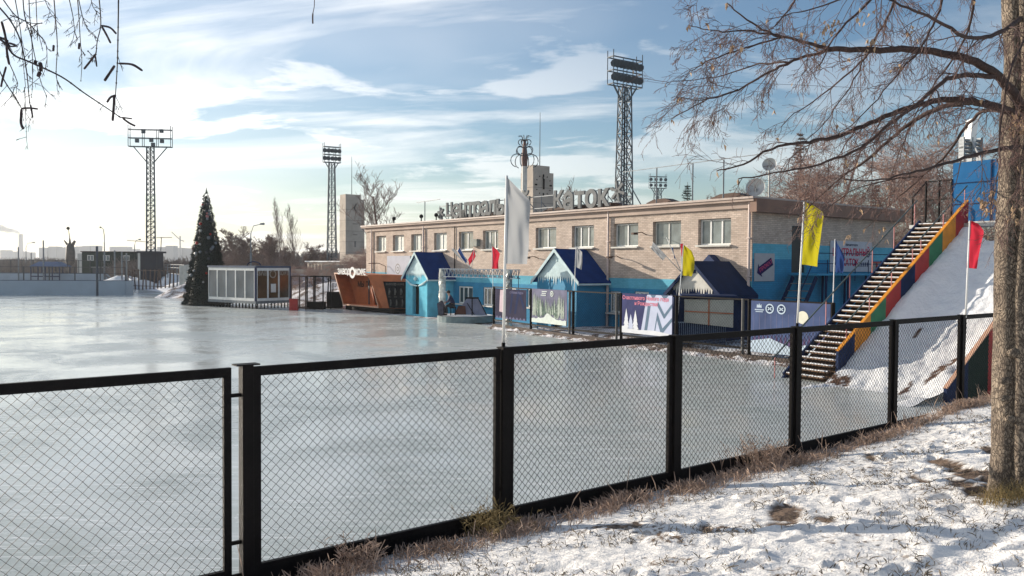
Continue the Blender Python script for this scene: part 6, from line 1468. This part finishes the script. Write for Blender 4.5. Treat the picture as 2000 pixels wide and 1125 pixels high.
limb_defs = [  # (points(px,py,Y), start radius, end radius, density)
    ([(2000, 235, 7.5), (1985, 190, 7.3), (1945, 145, 7.1), (1895, 116, 6.9), (1840, 103, 6.8), (1760, 97, 6.7), (1690, 98, 6.6), (1622, 97, 6.5)], .055, .026, 1.0),
    ([(1622, 97, 6.5), (1575, 82, 6.4), (1520, 70, 6.3), (1470, 45, 6.2), (1420, 5, 6.2)], .02, .005, 1.4),
    ([(1520, 70, 6.3), (1470, 62, 6.1), (1400, 62, 6.0), (1345, 48, 5.9)], .012, .003, 1.5),
    ([(1622, 97, 6.5), (1560, 115, 6.5), (1500, 142, 6.6), (1440, 175, 6.7), (1370, 200, 6.7), (1312, 232, 6.8)], .018, .004, 1.5),
    ([(1540, 122, 6.5), (1470, 128, 6.8), (1400, 150, 7.0), (1300, 161, 7.1)], .011, .003, 1.4),
    ([(1530, 72, 6.3), (1450, 95, 6.1), (1380, 122, 6.0), (1345, 140, 5.9)], .010, .003, 1.4),
    ([(1440, 175, 6.7), (1380, 195, 6.4), (1330, 190, 6.3)], .008, .003, 1.3),
    ([(2005, 250, 7.5), (1975, 218, 7.3), (1930, 204, 7.1), (1875, 195, 7.0), (1830, 197, 6.9), (1770, 212, 6.7), (1700, 240, 6.6), (1640, 264, 6.4), (1580, 278, 6.3), (1520, 285, 6.2), (1450, 320, 6.1), (1400, 335, 6.1)], .05, .005, 1.1),
    ([(1900, 200, 7.05), (1850, 206, 7.2), (1790, 232, 7.4), (1740, 270, 7.5), (1690, 315, 7.6), (1645, 345, 7.7), (1590, 395, 7.8), (1560, 425, 7.8)], .034, .005, 1.0),
    ([(1940, 150, 7.1), (1890, 146, 6.9), (1850, 155, 6.7), (1800, 195, 6.5), (1740, 240, 6.3), (1680, 290, 6.2), (1600, 320, 6.1), (1530, 335, 6.0), (1440, 350, 6.0)], .03, .005, 1.0),
    ([(1975, 220, 7.3), (1925, 215, 7.6), (1885, 250, 7.8), (1850, 300, 7.9), (1800, 345, 8.0), (1745, 395, 8.1), (1690, 445, 8.2)], .026, .004, 1.0),
    ([(2005, 285, 7.5), (1960, 290, 7.2), (1905, 303, 6.9), (1850, 318, 6.6), (1790, 335, 6.4), (1720, 350, 6.2), (1650, 352, 6.1)], .028, .005, .6),
    ([(2000, 30, 7.5), (1960, 60, 7.0), (1900, 75, 6.6), (1830, 40, 6.3), (1760, 10, 6.1), (1690, -20, 6.0)], .03, .006, 1.2),
    ([(1995, -60, 7.5), (1900, -110, 7.2), (1800, -90, 6.9), (1720, -20, 6.7), (1640, 60, 6.5), (1600, 130, 6.4)], .035, .005, 1.2),
    ([(1995, -150, 7.5), (1850, -260, 7.8), (1700, -200, 8.0), (1600, -90, 8.1), (1540, 20, 8.2), (1500, 60, 8.2)], .035, .005, 1.2),
    ([(1760, -60, 7.0), (1740, 20, 7.1), (1700, 90, 7.2), (1660, 170, 7.3), (1610, 240, 7.3), (1560, 290, 7.3)], .016, .003, 1.3),
    ([(1850, -60, 7.0), (1835, 20, 6.8), (1800, 90, 6.7), (1750, 150, 6.6), (1690, 220, 6.5), (1640, 260, 6.4)], .016, .003, 1.3),
    ([(1910, -40, 7.2), (1890, 60, 7.4), (1850, 130, 7.6), (1800, 200, 7.8), (1760, 290, 8.0), (1735, 360, 8.1)], .016, .003, 1.2),
    ([(1700, -40, 6.2), (1650, -5, 6.0), (1580, 20, 5.9), (1500, 35, 5.8)], .012, .003, 1.1),
    ([(2010, 60, 7.4), (1975, 130, 6.6), (1955, 240, 6.3), (1950, 330, 6.2), (1935, 410, 6.2)], .016, .003, 1.0),
    ([(2020, 180, 7.3), (2005, 260, 6.6), (1990, 340, 6.4), (1985, 420, 6.3)], .014, .003, 1.0),
    ([(1700, 100, 6.6), (1660, 140, 6.8), (1600, 190, 7.0), (1540, 230, 7.1), (1520, 270, 7.1)], .012, .003, 1.2),
    ([(1800, 345, 8.0), (1740, 350, 7.8), (1660, 375, 7.7), (1600, 420, 7.6)], .012, .003, 1.1),
]
lm_ = MB(); tw = MB(); lf = MB(); fine = MB()
def twig(p, d, ln, r, lv, mb):
    n = 5 if lv < 3 else 3; pts = [p]; rr = [r]; dd = d.copy()
    for k in range(n):
        dd = (dd + V(rnd(-1, 1), rnd(-1, 1), rnd(-1, 1)) * .15 + V(0, 0, -.10 if lv < 2 else -.05)).normalized(); pts.append(pts[-1] + dd * ln / n); rr.append(max(.0014, r * (1 - .65 * (k + 1) / n)))
    mb.tube(pts, rr, 4 if lv < 2 else 3, 0, False)
    if lv < 3:
        m_ = (5, 4, 2)[lv] + (random.random() < .5)
        for k in range(m_):
            t = .2 + .8 * (k + rnd(0, 1)) / m_; i = min(int(t * n), n - 1); q_ = pts[i].lerp(pts[i + 1], min(1, t * n - i)); dn = (pts[i + 1] - pts[i]).normalized()
            sd_ = V(rnd(-1, 1), rnd(-1, 1), rnd(-1, 1)); sd_ = (sd_ - dn * sd_.dot(dn)).normalized(); nd = (dn * .75 + sd_ * .65 + V(0, 0, -.08)).normalized(); twig(q_, nd, ln * rnd(.35, .6), max(.0014, r * .6), lv + 1, tw if lv < 1 else fine)
    elif random.random() < .007:
        leafc(pts[-1])
def leafc(p):
    for k in range(random.choice((1, 1, 2, 3))):
        a = rnd(0, 6.28); d = V(math.cos(a) * .4, math.sin(a) * .4, -1).normalized() * rnd(.03, .065); s_ = V(-math.sin(a), math.cos(a), rnd(-.4, .4)) * rnd(.006, .014); m_ = p + d * .5 + V(rnd(-.01, .01), rnd(-.01, .01), 0)
        lf.add([p, m_ + s_, p + d, m_ - s_ + V(0, 0, .008)], [(0, 1, 2), (0, 2, 3)])
for pts, ra, rb, dens in limb_defs:
    sp_ = spline([P3(*p) for p in pts], 5); k_ = len(sp_); rr = [.82 * (ra + (rb - ra) * (i / (k_ - 1)) ** .8) for i in range(k_)]
    sp_ = [p + V(rnd(-1, 1), rnd(-1, 1), rnd(-1, 1)) * .008 for p in sp_]
    lm_.tube(sp_, rr, 8, 0, True)
    tot = sum((sp_[i + 1] - sp_[i]).length for i in range(k_ - 1)); step = .18 / dens; acc = rnd(0, step)
    for i in range(k_ - 1):
        seg = (sp_[i + 1] - sp_[i]); l_ = seg.length; dn = seg.normalized()
        while acc < l_:
            p = sp_[i] + dn * acc; fr_a = (i + acc / l_) / k_
            if fr_a > .12 or ra < .02:
                sd_ = V(rnd(-.8, .8), rnd(-1, 1), rnd(-.9, .8)); sd_ = (sd_ - dn * sd_.dot(dn)).normalized(); nd = (dn * rnd(.5, .9) + sd_ * .65 + V(0, 0, -.12)).normalized()
                twig(p, nd, rnd(.22, .55) * (1.1 - .45 * fr_a), max(.0028, min(.006, rr[i] * .4)), 1 if random.random() < .55 else 0 if fr_a < .8 else 1, tw)
            acc += step * rnd(.6, 1.5)
        acc -= l_
    leafc(sp_[-1])
for px, py, Y, n_ in ((1622, 50, 6.5, 14), (1600, 75, 6.5, 8), (1690, 32, 6.4, 8), (1700, 90, 6.6, 6), (1780, 62, 6.6, 5), (1990, 225, 7.2, 24), (1985, 250, 7.25, 16), (1930, 385, 6.3, 16), (1925, 400, 6.3, 10), (1985, 415, 6.4, 14), (1720, 455, 7.6, 6), (1655, 460, 7.6, 4), (1657, 310, 6.4, 6), (1745, 140, 6.6, 6)):
    for k in range(n_): leafc(P3(px, py, Y) + V(rnd(-.06, .06), rnd(-.05, .05), rnd(-.06, .06)))
o = lm_.build('limb', mat('dark_reddish_limb_bark', (.060, .036, .030), .85, .35, 8, bump=.4, bscale=40), big, True)
tw.build('branchlets', M['twig'], big); fine.build('fine_twigs', mat('fine_reddish_twigs', (.14, .08, .068), .8, .3, 3), big); lf.build('dry_leaves', M['leaf'], big)
print('tree faces', len(tw.f), len(fine.f), len(lm_.f), len(lf.f))
q = MB(); random.seed(2)
tb_ = P3(1992, 945, TY - .3); s_b, d_b = sd_of(tb_)
for k in range(420):
    p = tb_ + V(rnd(-.32, .32), rnd(-.15, .15), 0); s, d = sd_of(p); p.z = bank_h(s, d)[0] - .01; blade(q, p, rnd(.06, .22), rnd(.1, 1.2), rnd(0, 6.28), rnd(.0018, .003))
tag(q.build('weed_tuft', M['tuft']), 'yellow dry grass tuft at the foot of the big tree', 'weed')

# ---------------------------------------------------------------- hanging birch twigs, top left
bi = thing('hanging_birch_branch', 'thin drooping birch twigs with catkins hanging in from the top left', 'branch', A(60, -60, 3.2))
BY = 3.2
bt = MB(); random.seed(9)
def bline(pts, r0_, r1_, Y=BY, dy=.0):
    sp_ = spline([A(x, y, Y + dy * i) for i, (x, y) in enumerate(pts)], 5); k_ = len(sp_); bt.tube(sp_, [r0_ + (r1_ - r0_) * i / (k_ - 1) for i in range(k_)], 5, 0, True)
    for i in range(2, k_, 2):
        if random.random() < .6: bt.ball(sp_[i], r1_ * 1.9 + .0006, 5, 4)
    return sp_
main = [
    ([(-20, 60), (10, 85), (28, 108), (60, 122), (120, 150), (165, 182), (210, 212), (236, 230)], .0045, .0018),
    ([(232, -30), (231, 40), (230, 100), (229, 130), (226, 180), (225, 188)], .003, .0017),
    ([(192, -20), (197, 45), (190, 80), (186, 110), (172, 100)], .0026, .0014),
    ([(104, -20), (108, 30), (112, 90), (110, 150), (122, 176)], .0026, .0012),
    ([(150, -20), (154, 30), (157, 80), (160, 120), (158, 158)], .0024, .0011),
    ([(-10, 5), (20, 40), (40, 80), (52, 140), (58, 200), (64, 228)], .0034, .0014),
    ([(44, -20), (48, 30), (60, 70), (68, 110), (80, 160), (92, 190)], .0024, .0011),
    ([(-10, 120), (10, 160), (30, 190), (42, 212)], .0028, .0016),
    ([(56, -20), (58, 30), (62, 80), (64, 140), (62, 190)], .0022, .0011),
    ([(132, -15), (142, 30), (146, 60), (150, 75)], .002, .001),
    ([(150, -20), (160, 28), (170, 55), (178, 66)], .002, .001),
    ([(0, -10), (30, 30), (60, 45), (84, 45)], .0024, .0012), ([(84, -10), (92, 10), (100, 28)], .0016, .001), ([(176, -10), (182, 14), (194, 26)], .0016, .001),
    ([(-10, 70), (12, 78), (18, 90), (34, 90)], .004, .003), ([(20, 30), (50, 42), (75, 66), (90, 88), (92, 130)], .0022, .001), ([(28, -10), (40, 60), (45, 120), (50, 170)], .002, .001),
    ([(70, -10), (72, 40), (74, 60), (84, 100)], .0018, .001), ([(12, 110), (30, 150), (34, 168), (20, 172)], .002, .001), ([(48, 170), (50, 220), (52, 275)], .0018, .0009),
]
tips = []
for k, (pts, r0_, r1_) in enumerate(main):
    sp_ = bline(pts, r0_, r1_, BY + .06 * (k % 5) - .1); tips.append(sp_)
    for q_ in range(6 if k > 1 else 3):
        i = random.randrange(3, len(sp_)); p = sp_[i]; d = V(rnd(-.6, .6), rnd(-.4, .4), rnd(-1, -.1)).normalized(); L_ = rnd(.02, .07); e = p + d * L_; bt.tube([p, p + d * L_ * .5 + V(rnd(-.005, .005), 0, 0), e], [.0012, .001, .0008], 4, 0, True)
        for z_ in range(2): d2 = (d + V(rnd(-1, 1), 0, rnd(-.6, .4))).normalized(); bt.tube([p.lerp(e, .6), p.lerp(e, .6) + d2 * .018], [.0009, .0007], 4)
bt.build('twigs', mat('dark_birch_twig', (.035, .026, .028), .8, .3, 10), bi, True)
cat = mat('brown_catkin', (.055, .036, .040), .9, .4, 60, bump=.5, bscale=400)
for pts, w_ in (([(232, 124), (258, 126), (278, 138)], 3.6), ([(224, 128), (214, 143), (204, 158)], 3.8), ([(226, 186), (216, 190), (209, 200)], 3.2), ([(223, 188), (222, 210), (220, 236)], 4), ([(198, 50), (215, 54), (227, 66)], 3), ([(199, 52), (208, 68), (216, 84)], 3.2),
               ([(186, 106), (176, 120), (164, 135)], 3), ([(186, 108), (189, 130)], 2.4), ([(240, 231), (252, 240), (264, 246)], 3), ([(236, 229), (258, 232)], 2.2), ([(42, 213), (41, 240), (46, 252)], 4), ([(42, 212), (58, 211), (74, 213)], 3), ([(60, 205), (64, 230)], 2.6),
               ([(3, 42), (8, 60), (12, 80), (14, 105), (18, 126)], 3.6), ([(12, 130), (5, 155), (2, 170)], 3), ([(78, 122), (80, 135), (74, 150)], 6), ([(70, 118), (68, 126)], 5), ([(105, 88), (104, 100)], 3.5), ([(155, 84), (154, 96)], 3.5), ([(18, 84), (30, 88)], 3.5)):
    q = MB(); sp_ = spline([A(x, y, BY - .05) for x, y in pts], 5); k_ = len(sp_); r_ = w_ / 1600 * BY * .62; q.tube(sp_, [r_ * (.75 if i in (0, k_ - 1) else 1) * rnd(.92, 1.08) for i in range(k_)], 8); q.build('catkin', cat, bi, True)
q = MB(); sp_ = spline([A(614, -20, 3.2), A(614, 10, 3.2), A(611, 28, 3.2), A(611, 46, 3.2)], 5); q.tube(sp_, [.0015] * 10 + [.003] * 6, 5); tag(q.build('twig_tip', M['twig']), 'single twig tip hanging from the top edge', 'twig')
# ---------------------------------------------------------------- haze
hz = MB(); hz.box(W0, -3400, 3400, -50, 4800, -1.5, 95)
mh = bpy.data.materials.new('haze_air'); mh.use_nodes = True; nt = mh.node_tree
for n_ in list(nt.nodes): nt.nodes.remove(n_)
oo = nt.nodes.new('ShaderNodeOutputMaterial'); pvv = nt.nodes.new('ShaderNodeVolumePrincipled'); pvv.inputs['Density'].default_value = 0.00025; pvv.inputs['Color'].default_value = (.86, .90, .94, 1); pvv.inputs['Anisotropy'].default_value = 0.35
nt.links.new(pvv.outputs[0], oo.inputs['Volume'])
o = hz.build('haze', mh); o['kind'] = 'stuff'
